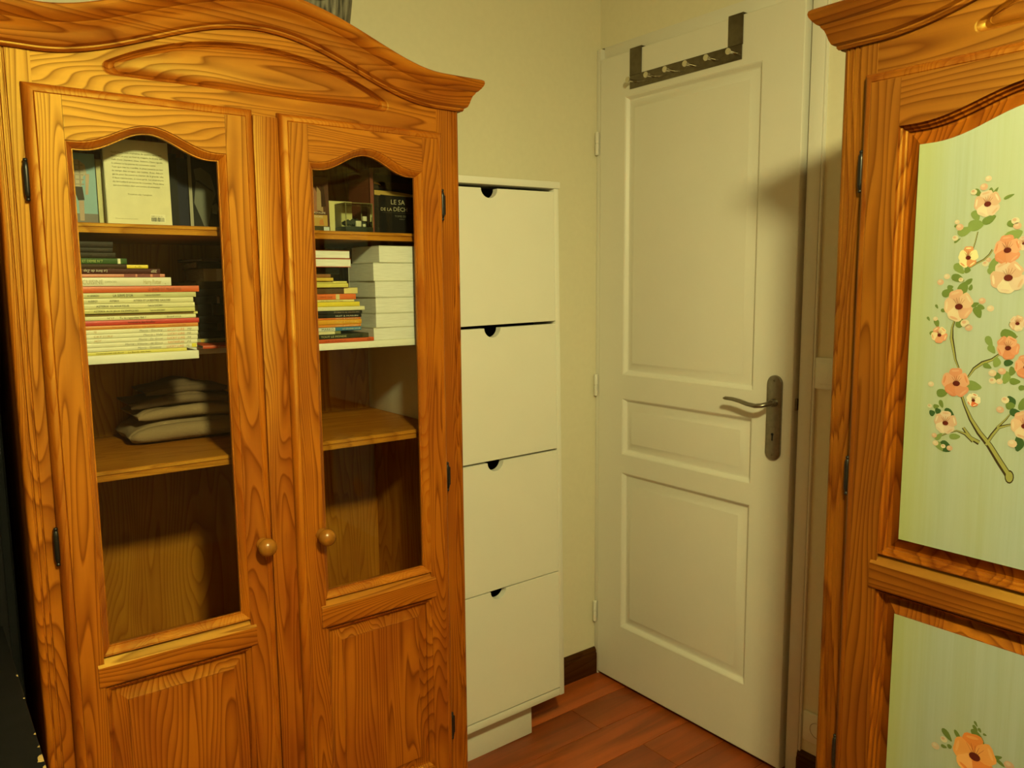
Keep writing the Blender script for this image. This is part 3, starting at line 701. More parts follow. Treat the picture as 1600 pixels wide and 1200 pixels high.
def painting(door):
    yb = DF+.0045                       # surface of the raised painted field
    P = {'c': [(.44, .34, .27), (.42, .27, .19), (.47, .40, .30)], 'o': [(.43, .18, .10), (.46, .24, .15), (.41, .155, .075)],
         'p': [(.44, .25, .17), (.46, .31, .21), (.47, .38, .27)], 'O': [(.52, .16, .03), (.56, .24, .06), (.60, .30, .10)]}
    P['h'] = [(.46, .20, .09), (.55, .48, .27), (.55, .48, .27)]; P['s'] = [(.46, .20, .12), (.50, .41, .26), (.46, .22, .12)]; P['r'] = [(.55, .50, .38), (.55, .50, .38), (.44, .10, .03)]
    K = .00088
    cdark = col((.075, .010, .006), .6); cfil = col((.16, .05, .015), .6)
    rnd = random.Random(3)
    for x, z, r, k, ph in FLOWERS:
        mb = MB(); R = r*K; n = 5
        cols = [col(c, .6) for c in P[k]]
        for i in range(n):
            a0 = ph+2*PI*i/n+PI/2
            ln = R*(.92+.16*rnd.random()); wd = R*.47
            pts = []
            for j in range(16):
                t = 2*PI*j/16
                u = .54*ln+.50*ln*math.cos(t)-.10*ln*math.exp(-5*min(t, 2*PI-t)**2); v = wd*math.sin(t)*(1+.25*math.cos(t))*(1+.07*math.sin(5*t+i))
                pts.append((x+(u*math.cos(a0)-v*math.sin(a0))*.92, yb-.0006-.00008*i, z+(u*math.sin(a0)+v*math.cos(a0))))
            mb.add(pts, [tuple(range(16))], i % 3)
            # pale brush stroke along the petal
            tip = []
            for j in range(8):
                t = 2*PI*j/8; u = .78*ln+.07*ln*math.cos(t); v = wd*.62*math.sin(t)
                tip.append((x+(u*math.cos(a0)-v*math.sin(a0))*.92, yb-.0011-.00002*i, z+(u*math.sin(a0)+v*math.cos(a0))))
            mb.add(tip, [tuple(range(8))], (i+1) % 3)
        cx, cz = x+.04*R, z-.04*R
        rc = R*.21
        mb.add([(cx+rc*1.15*math.cos(2*PI*j/12), yb-.0014, cz+rc*.9*math.sin(2*PI*j/12)) for j in range(12)], [tuple(range(12))], 3)
        for j in range(5):
            a = PI/2+(j-2)*.32; L = R*(.52+.1*rnd.random()); w_ = .00035
            p, q = (cx+rc*.8*math.cos(a), cz+rc*.8*math.sin(a)), (cx+L*math.cos(a), cz+L*math.sin(a))
            mb.add([(p[0]-w_, yb-.0015, p[1]), (p[0]+w_, yb-.0015, p[1]), (q[0]+w_*.6, yb-.0015, q[1]), (q[0]-w_*.6, yb-.0015, q[1])], [(0, 1, 2, 3)], 4)
        mb.build('painted_flower', cols+[cdark, cfil], door, smooth=0, fix=False)
    gm = [col((.080, .125, .020), .6), col((.125, .180, .045), .6), col((.026, .062, .018), .6)]
    for i, (x, z, L, W_, a, g) in enumerate(LEAVES):
        L *= K; W_ *= K; mb = MB(); pts = []
        for j in range(14):
            t = 2*PI*j/14; u = L*math.cos(t); v = W_*math.sin(t)*(1-.35*math.cos(t))*(1+.06*math.sin(3*t+i))
            pts.append((x+u*math.cos(a)-v*math.sin(a), yb-.0004-.000002*i, z+u*math.sin(a)+v*math.cos(a)))
        mb.add(pts, [tuple(range(14))])
        mb.build('painted_leaf', gm[g], door, smooth=0, fix=False)
    bc = [col((.42, .25, .18), .6), col((.44, .33, .24), .6), col((.45, .39, .29), .6)]
    for i, (x, z, r) in enumerate(BUDS):
        R = r*K; mb = MB(); c1 = bc[i % 3]
        mb.add([(x+R*math.cos(2*PI*j/10), yb-.0007, z+R*.9*math.sin(2*PI*j/10)) for j in range(10)], [tuple(range(10))])
        mb.add([(x-.2*R+R*.5*math.cos(2*PI*j/8), yb-.0009, z+.25*R+R*.4*math.sin(2*PI*j/8)) for j in range(8)], [tuple(range(8))], 1)
        mb.build('painted_bud', [c1, bc[(i+1) % 3]], door, smooth=0, fix=False)
    dk, lt = col((.030, .020, .008), .6), col((.21, .21, .055), .6)
    for i, (pts, ws) in enumerate(BRANCHES):
        for mat, k, dy, sh in ((dk, 1.0, .0002, 0), (lt, .55, .00028, .22)):
            mb = MB(); vs = []
            for j, p in enumerate(pts):
                a, b = Vector(pts[max(j-1, 0)]), Vector(pts[min(j+1, len(pts)-1)])
                t = (b-a).normalized(); nn = Vector((-t.y, t.x)); w_ = ws[j]*K*.5
                for sgn in (1, -1):
                    q = Vector(p)+nn*(sgn*w_*k+sh*w_*(1 if i % 2 else -1)); vs.append((q.x, yb-dy-.000004*i, q.y))
            mb.add(vs, [(2*j, 2*j+1, 2*j+3, 2*j+2) for j in range(len(pts)-1)])
            if ws[0] > 10:
                c = pts[0]; rr = .0075 if mat is dk else .0058
                mb.add([(c[0]+rr*.8*math.cos(2*PI*j/14), yb-dy-.00005, c[1]+rr*1.3*math.sin(2*PI*j/14)) for j in range(14)], [tuple(range(14))])
            mb.build('painted_branch', mat, door, smooth=0, fix=False)
painting(ARM_DOOR)

# ------------------------------------------------------------------ books
INK = (.02, .018, .015)
def book(label, x0, x1, yf, dep, z0, z1, c, texts=(), group=None, rz=0, fore=False, patches=(), name='book', rough=.4):
    """book lying flat; spine (or fore edge) on the front plane y=yf"""
    b = empty(name, ((x0+x1)/2, yf, z0), (0, 0, math.radians(rz))); tag(b, label, 'book', group)
    L, T = x1-x0, z1-z0-.0002; t = min(.0016, T*.2)
    if fore: t = min(.0009, T*.1)
    hx = L/2; r = min(.0012, T*.3)
    if not fore:
        prof = [(dep, 0), (dep, t), (.004, t), (.004, T-t), (dep, T-t), (dep, T), (r, T), (r*.3, T-r*.3), (0, T-r), (0, r), (r*.3, r*.3), (r, 0)]
        MB().prism(prof[::-1], 'x', -hx, hx).build('cover', col(c, rough), b, smooth=40)
        MB().box(-hx+.0025, hx-.0025, .003, dep-.003, t, T-t).build('pages', M['paper'], b, smooth=0)
    else:
        prof = [(0, 0), (0, t), (dep-.002, t), (dep-.002, T-t), (0, T-t), (0, T), (dep, T), (dep, 0)]
        MB().prism(prof, 'x', -hx, hx).build('cover', col(c, rough), b, smooth=0)
        MB().box(-hx+.0005, hx-.0005, .0008, dep-.002, t, T-t, b=.0008).build('pages', M['paperw'], b, smooth=0)
    for (pa, pb, pc) in patches:      # coloured bands on the spine, positions in metres from the right end
        MB().box(hx-pb, hx-pa, -.00025, .001, T*.04, T*.96).build('spine_band', col(pc, .5), b, smooth=0)
    for (tx, wd, body, tc, frac, shear, flip) in texts:   # tx measured from the right end
        h = T*frac
        lettering(b, body, hx-tx, -.0005, (T-h)/2, h, col(tc, .6), wd, shear, 0.0, flip)
    return b
def tx(xr, a, z, body, c=INK, frac=.5, shear=0, flip=False):
    """text from X=a to X=z (world) on a spine ending at xr"""
    return (xr-a, z-a, body, c, frac, shear, flip)
def X4(zx): return -1.400+(zx-1140)*1.75e-4
GRP = 'comic albums and books piled flat on the left white shelf'
YL = -.428
CREAM = (.64, .60, .36); WHITE = (.70, .67, .50); OL = (.52, .50, .26)
LUCK = (.60, .20, .04); GREYI = (.16, .15, .10)
def lp(label, xr, z0, z1, c, texts=(), patches=(), dx=0, x0=-1.668, rz=0, dep=.21, yo=0):
    tt = [tx(xr, X4(a), X4(b), s, *rest) for (a, b, s, *rest) in texts]
    return book(label, x0, xr, YL+yo, dep, z0, z1, c, tt, GRP, rz, patches=patches)
Z0 = 1.2378
lp('thin bright yellow album at the very bottom of the left pile', -1.422, Z0, 1.2436, (.66, .58, .13), [(170, 415, 'CHANSONS DE PLUS', INK, .42), (455, 665, 'La Bande des Sept', INK, .42)])
lp('white album with a yellow end label, second from the bottom of the left pile', -1.404, 1.2436, 1.2510, WHITE, [(545, 770, 'Morris - Goscinny', GREYI, .55, .3), (820, 985, 'LUCKY LUKE', LUCK, .62), (1012, 1040, 'M5', GREYI, .5, .3)], [(.001, .009, (.68, .58, .04))])
lp('white album with a long name line, third from the bottom of the left pile', -1.403, 1.2510, 1.2585, WHITE, [(432, 785, 'Morris - Vittorio - de Groot', GREYI, .5, .3), (835, 990, 'RANTANPLAN', LUCK, .62), (1020, 1060, 'M.', GREYI, .5, .3)])
lp('white album third from the top of the five white albums in the left pile', -1.402, 1.2585, 1.2661, WHITE, [(160, 225, 'HOT', (.45, .25, .05), .5, .3), (558, 785, 'Morris - De Groot', GREYI, .5, .3), (830, 1000, 'LUCKY LUKE', LUCK, .62), (1025, 1062, 'M4', GREYI, .5, .3)])
lp('white album with gold lettering at its left, second of the five white albums', -1.401, 1.2661, 1.2735, WHITE, [(160, 330, 'CKY LUKE', (.45, .25, .05), .5, .3), (605, 790, 'Morris - Vidal', GREYI, .5, .3), (835, 1000, 'LUCKY LUKE', LUCK, .62), (1025, 1062, 'M3', GREYI, .5, .3)])
lp('topmost of the five white albums, directly under an orange album', -1.400, 1.2735, 1.2812, WHITE, [(162, 190, 'TE', (.45, .25, .05), .5, .3), (570, 790, 'Morris - Goscinny', GREYI, .5, .3), (838, 1000, 'LUCKY LUKE', LUCK, .62), (1030, 1070, 'M2', GREYI, .5, .3)])
lp('thin orange album between the red album and the white albums', -1.400, 1.2812, 1.2879, (.62, .23, .035), [(330, 720, 'Histoires de tous les jours', (.50, .13, .02), .45), (850, 1020, 'MONTPELLIER', (.35, .12, .02), .4)])
lp('crimson red album in the middle of the left pile', -1.398, 1.2879, 1.2966, (.50, .035, .025), [(475, 720, 'Inventaire des familles', INK, .42)])
lp('cream album with number 17 on its spine above the crimson album', -1.403, 1.2966, 1.3037, CREAM, [(290, 350, 'N\u00b017', INK, .42), (398, 640, 'Tu te rappelles, Bill ?', INK, .5), (840, 980, 'D.U.P.U.I.S.', INK, .4)])
lp('brown thin booklet with a yellow end above the cream numbered album', -1.398, 1.3037, 1.3081, (.20, .12, .03), [], [(.0, .007, (.62, .58, .20))], yo=.006)
lp('pale album titled with the olympic games in the left pile', -1.404, 1.3081, 1.3161, (.56, .52, .22), [(175, 575, 'ASTERIX AUX JEUX OLYMPIQUES', INK, .42), (680, 825, 'Texte de GOSCINNY', INK, .4)])
lp('pale album titled with the gladiator in the left pile', -1.404, 1.3161, 1.3249, CREAM, [(200, 495, 'ASTERIX GLADIATEUR', INK, .42), (665, 805, 'Texte de GOSCINNY', INK, .4)])
lp('pale album with a long title, third below the orange red one', -1.406, 1.3249, 1.3340, CREAM, [(135, 215, 'A.UDERZO', INK, .4), (320, 405, 'ASTERIX', INK, .4), (535, 880, 'ASTERIX ET LA RENTREE GAULOISE', INK, .42)])
lp('greenish cream album directly beneath the long orange red album', -1.401, 1.3340, 1.3431, OL, [(130, 230, 'A. UDERZO', INK, .36), (355, 535, "LA SERPE D'OR", INK, .5), (640, 790, 'Texte de GOSCINNY', INK, .36)])
lp('long orange red album jutting out near the top of the left pile', -1.395, 1.3431, 1.3542, (.56, .095, .018), [(680, 990, "LE GRAND DUC MENHIR D'OR", (.16, .02, .01), .5)])
lp('thick cream cookery book with gold lettering in the left pile', -1.442, 1.3542, 1.3691, (.66, .63, .50), [(96, 275, 'CUISINE', (.36, .33, .22), .52), (290, 400, 'OFFICIEL', (.36, .33, .22), .24), (640, 805, 'Harry Potter', (.42, .33, .12), .55), (836, 850, '.', (.42, .33, .12), .6)])
lp('salmon pink book lying on the cream cookery book', -1.452, 1.3691, 1.3749, (.55, .19, .12), [], [(.008, .020, (.20, .03, .02)), (.024, .045, (.17, .025, .02)), (.048, .066, (.22, .04, .03))])
lp('dark maroon book with handwritten white title in the left pile', -1.459, 1.3749, 1.3842, (.060, .012, .010), [(115, 320, 'Le livre de Zep', (.62, .58, .45), .5, .2, True), (715, 770, 'ZEP', (.62, .58, .45), .5, 0, True)])
lp('thin dark brown book near the top of the left pile', -1.500, 1.3842, 1.3915, (.045, .022, .010))
book('small bright yellow booklet lying on the maroon book', -1.514+.001, -1.479, YL-.002, .12, 1.3842, 1.3906, (.66, .50, .02), [tx(-1.479, -1.500, -1.490, 'LA', (.4, .3, .02), .5)], GRP)
lp('green book with pale title and white square on its spine', -1.512, 1.3915, 1.4013, (.035, .085, .018), [(110, 285, 'ET DEMIE N\u00b07', (.40, .46, .12), .45)], [(.010, .0145, (.60, .58, .42))])
lp('dark book lying on the green book in the left pile', -1.529, 1.4013, 1.4108, (.022, .016, .008), [(200, 330, 'ROMAN NOIR', (.08, .06, .04), .4)])
lp('dark book second from the top of the left pile', -1.533, 1.4108, 1.4190, (.018, .013, .009), [(220, 340, 'CONTES', (.08, .06, .04), .4)])
lp('dark book at the very top of the left pile', -1.532, 1.4190, 1.4290, (.022, .016, .012), [(190, 330, 'CHRONIQUES', (.07, .05, .04), .4)])

# darker second pile, set back in the left bay
G2 = 'dark cases and books stacked behind the middle stile'
def dp(label, x0, x1, z0, z1, c, y=-.262, rz=0, texts=(), patches=(), rough=.18): return book(label, x0, x1, y, .14, z0, z1, c, texts, G2, rz, patches=patches, rough=rough)
BK = (.012, .011, .010)
ZB2 = 1.2332
dp('slim teal green book low in the dark stack', -1.345, -1.240, ZB2, 1.2400, (.030, .075, .060), y=-.275, patches=[(.072, .083, (.14, .22, .16))])
dp('grey cream book with publisher logo low in the dark stack', -1.365, -1.235, 1.2400, 1.2470, (.42, .42, .26), texts=[tx(-1.235, -1.338, -1.318, 'Gl\u00e9nat', INK, .5)], patches=[(.107, .114, (.60, .42, .06))])
dp('black glossy case just above the grey cream book', -1.350, -1.240, 1.2470, 1.2620, BK)
dp('black glossy case with brown corner in the dark stack', -1.352, -1.240, 1.2620, 1.2780, BK, rz=3, patches=[(.066, .075, (.10, .06, .02))])
dp('black glossy case below the yellow labelled one', -1.350, -1.240, 1.2780, 1.2930, BK, rz=-2)
dp('dark case with white and yellow end label in the stack', -1.352, -1.245, 1.2930, 1.3170, BK, patches=[(.030, .078, (.72, .70, .58)), (.030, .0775, (.70, .55, .14))])
dp('black case above the yellow labelled one', -1.356, -1.240, 1.3170, 1.3320, BK, rz=2, patches=[(.068, .073, (.40, .37, .30))])
dp('black case with a bright rim in the dark stack', -1.356, -1.242, 1.3320, 1.3480, BK, rz=-3)
dp('dark brown case under the pale box', -1.352, -1.240, 1.3480, 1.3620, (.03, .018, .008), rz=4)
dp('pale grey brown box near the top of the dark stack', -1.336, -1.245, 1.3620, 1.3880, (.40, .30, .16), rz=0, patches=[(.028, .066, (.72, .69, .56))], rough=.5)
dp('black glossy lid on the pale grey box', -1.348, -1.238, 1.3880, 1.4020, BK, rz=-4)
dp('brown paperback crowning the dark stack', -1.338, -1.245, 1.4020, 1.4080, (.09, .05, .02), rz=5, rough=.5)
dp('small red paperback lying askew in front of the dark stack', -1.372, -1.300, 1.2332, 1.2395, (.52, .07, .02), y=-.355, rz=-4, texts=[tx(-1.300, -1.345, -1.325, 'Actuelle', (.66, .6, .45), .5, .2)], rough=.4)
del dp

# right bay pile
G3 = 'books piled flat on the right white shelf'
def rp(label, xr, z0, z1, c, texts=(), patches=(), yo=0, x0=-1.262, rz=0, fore=False, dep=.17): 
    return book(label, x0, xr, -.430+yo, dep, z0, z1, c, [tx(xr, *t) for t in texts], G3, rz, fore, patches)
Z3 = 1.2368
rp('long red orange book at the bottom of the right pile', -1.048, Z3, 1.2450, (.54, .085, .015), [(-1.063, -1.055, 'CD', INK, .6), (-1.155, -1.110, 'LE CAHIER', (.30, .03, .01), .4)])
rp('dark grey green picture book above the red orange one', -1.060, 1.2450, 1.2545, (.030, .032, .014), [(-1.165, -1.110, 'TOUT LE MONDE', (.45, .43, .20), .4)], [(.0, .014, (.060, .050, .025))])
rp('small olive book with a cream left end in the right pile', -1.122, 1.2545, 1.2608, (.17, .17, .055), [], [(.013, .05, (.62, .58, .34))], x0=-1.25)
rp('blue book with a white title block in the right pile', -1.076, 1.2608, 1.2683, (.035, .155, .30), [(-1.163, -1.137, 'MARKO', (.02, .05, .09), .7), (-1.118, -1.078, 'LE GRAND JOUR', (.60, .58, .45), .4)], [(.058, .11, (.60, .60, .50))])
rp('thin orange book on the blue book', -1.077, 1.2683, 1.2737, (.60, .20, .02), [(-1.132, -1.083, 'HUIT & HUGUIN', (.66, .60, .36), .4)])
rp('amber yellow orange book in the middle of the right pile', -1.075, 1.2737, 1.2836, (.58, .27, .015), [(-1.132, -1.083, 'HUIT & HUGUIN', (.66, .50, .12), .35)])
rp('thin red orange book under the black books', -1.077, 1.2836, 1.2872, (.58, .13, .02), [(-1.132, -1.083, 'HUIT & HUGUIN', (.66, .60, .36), .6)])
rp('lower of two black books in the right pile', -1.075, 1.2872, 1.2945, (.012, .012, .010), [(-1.132, -1.083, 'HUIT & HUGUIN', (.62, .58, .48), .42)])
rp('upper of two black books in the right pile', -1.073, 1.2945, 1.3014, (.018, .016, .013), [(-1.135, -1.080, 'FORETS & HUGUIN', (.28, .20, .14), .42)])
rp('cream unmarked book jutting out above the black books', -1.067, 1.3014, 1.3096, (.64, .61, .38))
rp('bright yellow book in the right pile', -1.078, 1.3096, 1.3190, (.66, .52, .035))
rp('thin pale yellow book on the bright yellow one', -1.090, 1.3190, 1.3236, (.66, .60, .24), [(-1.165, -1.115, 'LES ALOUETTES', (.30, .24, .05), .5)])
rp('orange red book with a small emblem above the yellow books', -1.086, 1.3236, 1.3350, (.60, .12, .018), [(-1.165, -1.138, 'GRAND TOUR', (.20, .03, .01), .3)], [(.036, .044, (.58, .50, .22))])
rp('brown book with a cream end in the right pile', -1.077, 1.3350, 1.3478, (.085, .050, .020), [], [(.0, .030, (.60, .52, .20))], yo=.01)
rp('yellow paperback above the brown book', -1.100, 1.3478, 1.3562, (.60, .52, .11), yo=.004)
rp('thin yellow paperback second of the two small yellow ones', -1.102, 1.3562, 1.3606, (.60, .54, .16), yo=.006)
rp('short amber paperback in the upper right pile', -1.134, 1.3606, 1.3674, (.56, .38, .05))
rp('short brown paperback on the amber one', -1.134, 1.3674, 1.3748, (.22, .09, .025), yo=.012)
rp('dark grey book with a pale slip in the upper right pile', -1.107, 1.3748, 1.3884, (.035, .030, .018), [], [], yo=.03)
rp('lower red covered hardback showing white page edges', -1.094, 1.3884, 1.4052, (.46, .05, .015), fore=True)
rp('upper red covered hardback showing white page edges', -1.096, 1.4052, 1.4215, (.26, .06, .018), fore=True)
for k, (xl, a, b, lab) in enumerate([(-1.046, 1.2368, 1.2636, 'thick white paperback at the bottom of the right stack'), (-1.041, 1.2636, 1.2934, 'thick white paperback second from the bottom'), (-1.040, 1.2934, 1.3265, 'thick white paperback third from the bottom'), (-1.041, 1.3265, 1.3602, 'thick white paperback third from the top'), (-1.043, 1.3602, 1.3982, 'thick white paperback second from the top'), (-1.030, 1.3982, 1.4330, 'thick white paperback on top of the right stack')]):
    book(lab+' beside the bookcase side', xl, -.872, -.428, .12, a, b, (.62, .60, .50), (), 'thick white paperbacks stacked with page edges forward', rz=(-.8, .4, -.3, .5, -.6, 1.2)[k], fore=True)

# standing things on the top shelf
ZS = 1.4602
def standing(name, label, x0, x1, y, th, h, c, cat='book', rz=0, tilt=0, group=None, pages=True):
    """upright book, cover facing the front; local origin at its base centre, cover face at local y=0"""
    b = empty(name, ((x0+x1)/2, y, ZS), (math.radians(tilt), 0, math.radians(rz))); tag(b, label, cat, group)
    w_ = (x1-x0)/2
    t = .0012
    MB().box(-w_, w_, 0, t, 0, h).box(-w_, -w_+.0015, 0, th, 0, h).box(-w_, w_, th-t, th, 0, h).build('cover', col(c), b, smooth=0)
    if pages: MB().box(-w_+.0015, w_-.002, t, th-t, .001, h-.001).build('pages', M['paper'], b, smooth=0)
    return b
def print_poly(par, name, pts, c, lay=0):
    mb = MB(); mb.add([(p[0], -.0003-.00012*lay, p[1]) for p in pts], [tuple(range(len(pts)))])
    return mb.build(name, col(c, .45), par, smooth=0, fix=False)
def pr(par, name, x0, x1, z0, z1, c, lay=0): return print_poly(par, name, rect(x0, x1, z0, z1), c, lay)
G4 = 'books standing on the top shelf'
b = standing('book', 'standing book with a photo of a plaid shirted figure on blue', -1.600, -1.541, -.372, .012, .119, (.17, .33, .38), group=G4)
pr(b, 'cover_print', -.0295, .0295, 0, .018, (.12, .10, .09)); 
print_poly(b, 'cover_print', [(-.022, .062), (.006, .060), (.010, .080), (.016, .085), (.014, .100), (.004, .108), (-.020, .108)], (.36, .31, .21), 1)
for k in range(4): pr(b, 'cover_print', -.020+.008*k, -.0175+.008*k, .064, .106, (.25, .19, .12), 2)
for k in range(5): pr(b, 'cover_print', -.020, .011, .066+.008*k, .068+.008*k, (.24, .19, .13), 3)
print_poly(b, 'cover_print', [(-.020, .040), (-.004, .040), (-.003, .050), (.0, .040), (.010, .041), (.008, .063), (-.022, .063)], (.045, .035, .028), 2)
print_poly(b, 'cover_print', [(-.016, .006), (-.009, .006), (-.006, .040), (-.016, .040)], (.36, .24, .15), 1)
print_poly(b, 'cover_print', [(.001, .006), (.008, .006), (.009, .040), (.001, .040)], (.36, .24, .15), 1)
print_poly(b, 'cover_print', [(.012, .050), (.016, .050), (.020, .085), (.014, .085)], (.38, .26, .16), 1)
b = standing('book', 'cream spined book leaning between the blue photo book and the beige one', -1.540, -1.526, -.366, .09, .112, (.50, .46, .20), group=G4)
b = standing('book', 'tall beige book showing its back cover text and barcode', -1.531, -1.4245, -.392, .016, .146, (.62, .58, .36), group=G4, tilt=-1.5)
LINES = ['Sarah Pearl, une orpheline de quatre cents ans,', 'd\u00e9couvre un jour au fond du magasin, le double des', "clefs d'une chambre close. Dehors, Clara signale", 'la colonne et les pierres du monument oubli\u00e9', "Tant que rien ne tremble, la pluie s'avance au loin", 'le temps des songes, ses habits. Avec Albert', 'garde pour les autres le chemin de la grande ville', "Il faut retrouver, \u00e0 tout prix. Le murmure", 'du brouillard annonce le nouveau. Peut-\u00eatre']
for k, ln in enumerate(LINES): lettering(b, ln, -.040, -.0004, .122-.0062*k, .0026, col((.10, .09, .045), .7), .083-(.012 if k in (3,) else 0))
lettering(b, "que tout s'ach\u00e8ve dans une lumi\u00e8re de printemps", -.040, -.0004, .122-.0062*9, .0026, col((.10, .09, .045), .7), .076)
lettering(b, 'Traduit de l\u2019anglais', -.018, -.0004, .052, .0024, col((.12, .11, .05), .7), .040)
pr(b, 'barcode_label', .017, .042, .006, .020, (.68, .65, .45))
rb = random.Random(5); xx = .0185
while xx < .0400:
    w_ = rb.choice((.0004, .0007, .0011)); pr(b, 'barcode_bar', xx, xx+w_, .0075, .0145, INK, 1); xx += w_+rb.choice((.0004, .0007))
lettering(b, 'ISBN 2 0113', .0185, -.0006, .0158, .0017, col(INK, .7), .018)
lettering(b, 'Photo de couverture DR', -.040, -.0004, .0100, .0015, col((.2, .18, .09), .7), .036)
b = standing('book', 'dark blue spined book behind the beige one', -1.398, -1.378, -.335, .09, .130, (.012, .014, .030), group=G4)
b = standing('book', 'tall black book standing beside the beige one', -1.422, -1.399, -.345, .09, .135, (.010, .010, .009), group=G4)
b = standing('book', 'book with grey spine strip and black and white portrait cover', -1.375, -1.268, -.330, .018, .142, (.012, .012, .010), group=G4)
pr(b, 'spine_strip', -.0535, -.0475, 0, .142, (.34, .31, .22), 0)
print_poly(b, 'cover_print', [(-.045, .050), (-.040, .090), (-.043, .112), (-.030, .116), (-.012, .104), (-.004, .070), (-.012, .045), (-.018, .020), (-.022, .004), (-.028, .004), (-.034, .022)], (.12, .12, .095), 1)
print_poly(b, 'cover_print', [(-.013, .032), (-.004, .030), (.000, .040), (-.003, .052), (-.012, .046)], (.17, .17, .13), 2)
print_poly(b, 'cover_print', [(-.044, .092), (-.036, .088), (-.010, .072), (-.009, .074), (-.034, .092)], (.02, .02, .018), 3)
print_poly(b, 'cover_print', [(-.024, .000), (-.004, .022), (.010, .034), (.035, .030), (.035, 0)], (.008, .008, .007), 4)

b = standing('dvd_case', 'ornate brown and gold case standing at the left of the right top shelf', -1.158, -1.112, -.376, .014, .110, (.075, .032, .018), 'case', tilt=-2)
print_poly(b, 'cover_print', [(-.018, .042), (-.010, .038), (.004, .044), (.002, .070), (-.008, .090), (-.016, .080)], (.26, .10, .05), 1)
print_poly(b, 'cover_print', [(-.004, .044), (.010, .040), (.008, .078), (-.002, .092)], (.30, .20, .09), 2)
print_poly(b, 'cover_print', [(.006, .050), (.016, .052), (.013, .092), (.006, .094)], (.035, .016, .008), 3)
pr(b, 'cover_print', -.022, .018, .012, .034, (.42, .26, .05), 1)
print_poly(b, 'cover_print', [(-.018, .014), (-.010, .014), (-.012, .028), (-.018, .026)], (.45, .14, .03), 2)
print_poly(b, 'cover_print', [(.000, .014), (.010, .014), (.008, .026), (.001, .024)], (.45, .16, .03), 2)
lettering(b, 'LE ROYAUME', -.018, -.0009, .0365, .0036, col((.62, .56, .42), .6), .032)
lettering(b, 'DORE', -.010, -.0009, .0290, .0036, col((.62, .56, .42), .6), .018)
pr(b, 'cover_print', -.024, .023, 0, .011, (.05, .045, .018), 1); pr(b, 'sticker', .009, .021, .0015, .0105, (.50, .56, .56), 2)
b = standing('book', 'cream plain book behind the clear display case', -1.108, -1.050, -.352, .012, .066, (.56, .52, .22), group=G4)
dc = empty('display_case', (-1.059, -.378, ZS)); tag(dc, 'clear acrylic display cube on a dark green base holding a miniature', 'display case')
MB().box(-.031, .031, -.026, .026, 0, .0115, b=.0008).build('base', col((.016, .020, .010), .35), dc)
g = MB()
g.add([(-.030, -.025, .0117), (.030, -.025, .0117), (.030, .025, .0117), (-.030, .025, .0117), (-.030, -.025, .059), (.030, -.025, .059), (.030, .025, .059), (-.030, .025, .059)], [(0, 1, 5, 4), (1, 2, 6, 5), (2, 3, 7, 6), (3, 0, 4, 7), (4, 5, 6, 7)])
ed = MB()
for (px_, py_) in ((-.030, -.025), (.030, -.025), (.030, .025), (-.030, .025)): ed.box(px_-.0007, px_+.0007, py_-.0007, py_+.0007, .0117, .0595)
for py_ in (-.025, .025): ed.box(-.030, .030, py_-.0006, py_+.0006, .0585, .0597)
for px_ in (-.030, .030): ed.box(px_-.0006, px_+.0006, -.025, .025, .0585, .0597)
ed.build('edge_strip', col((.16, .15, .06), .3), dc, smooth=0)
g.build('cover', M['glass'], dc, smooth=0)
rk = MB(); rr = random.Random(9)
for k in range(9):
    q = bmesh.new(); bmesh.ops.create_icosphere(q, subdivisions=1, radius=1)
    s_ = .0045+.0045*rr.random(); ox, oy = -.022+.005*k, rr.uniform(-.010, .010)
    for v in q.verts: v.co = (ox+v.co.x*s_*1.2, oy+v.co.y*s_, .0155+s_*.5+v.co.z*s_*rr.uniform(.75, 1.1))
    rk.bm(q)
rk.build('figurine', col((.030, .036, .022), .7), dc, smooth=0)
MB().box(.014, .023, -.014, -.006, .024, .034, b=.0008).box(-.004, .008, -.018, -.012, .012, .024, b=.001).box(.012, .018, -.018, -.012, .012, .018, b=.001).build('figurine_light_piece', col((.58, .56, .40), .6), dc)
b = standing('book', 'slim red brown spined book upright beside the display case', -1.018, -1.0085, -.372, .10, .136, (.16, .035, .018), group=G4)
b = standing('book', 'black book with gold title standing at the right of the top shelf', -1.003, -.872, -.358, .020, .128, (.010, .009, .007), group=G4)
print_poly(b, 'cover_print', [(-.062, .084), (-.049, .083), (-.047, .085), (-.036, .0845), (-.020, .084), (.045, .083), (.040, .088), (-.010, .0925), (-.062, .0935)], (.42, .28, .06), 1)
print_poly(b, 'cover_print', [(-.062, .101), (-.040, .104), (-.030, .112), (.030, .112), (.060, .112), (.060, .098), (-.030, .0975), (-.062, .0985)], (.028, .018, .010), 1)
print_poly(b, 'cover_print', [(-.062, .107), (-.045, .104), (-.052, .109), (-.062, .111)], (.42, .28, .06), 2)
GOLD = col((.42, .36, .22), .5)
lettering(b, 'LE SA', -.0225, -.0008, .0655, .0105, GOLD, .034); lettering(b, 'DE LA', -.0475, -.0008, .0510, .0070, GOLD, .027); lettering(b, 'D\u00c9CH', -.0165, -.0008, .0510, .0090, GOLD, .034)
pr(b, 'cover_print', -.044, .045, .0472, .0475, (.14, .12, .08), 1)
lettering(b, 'TOME DE', -.014, -.0008, .0385, .0042, col((.18, .16, .11), .6), .028); lettering(b, 'FEU', -.002, -.0008, .0330, .0026, col((.14, .12, .09), .6), .012)

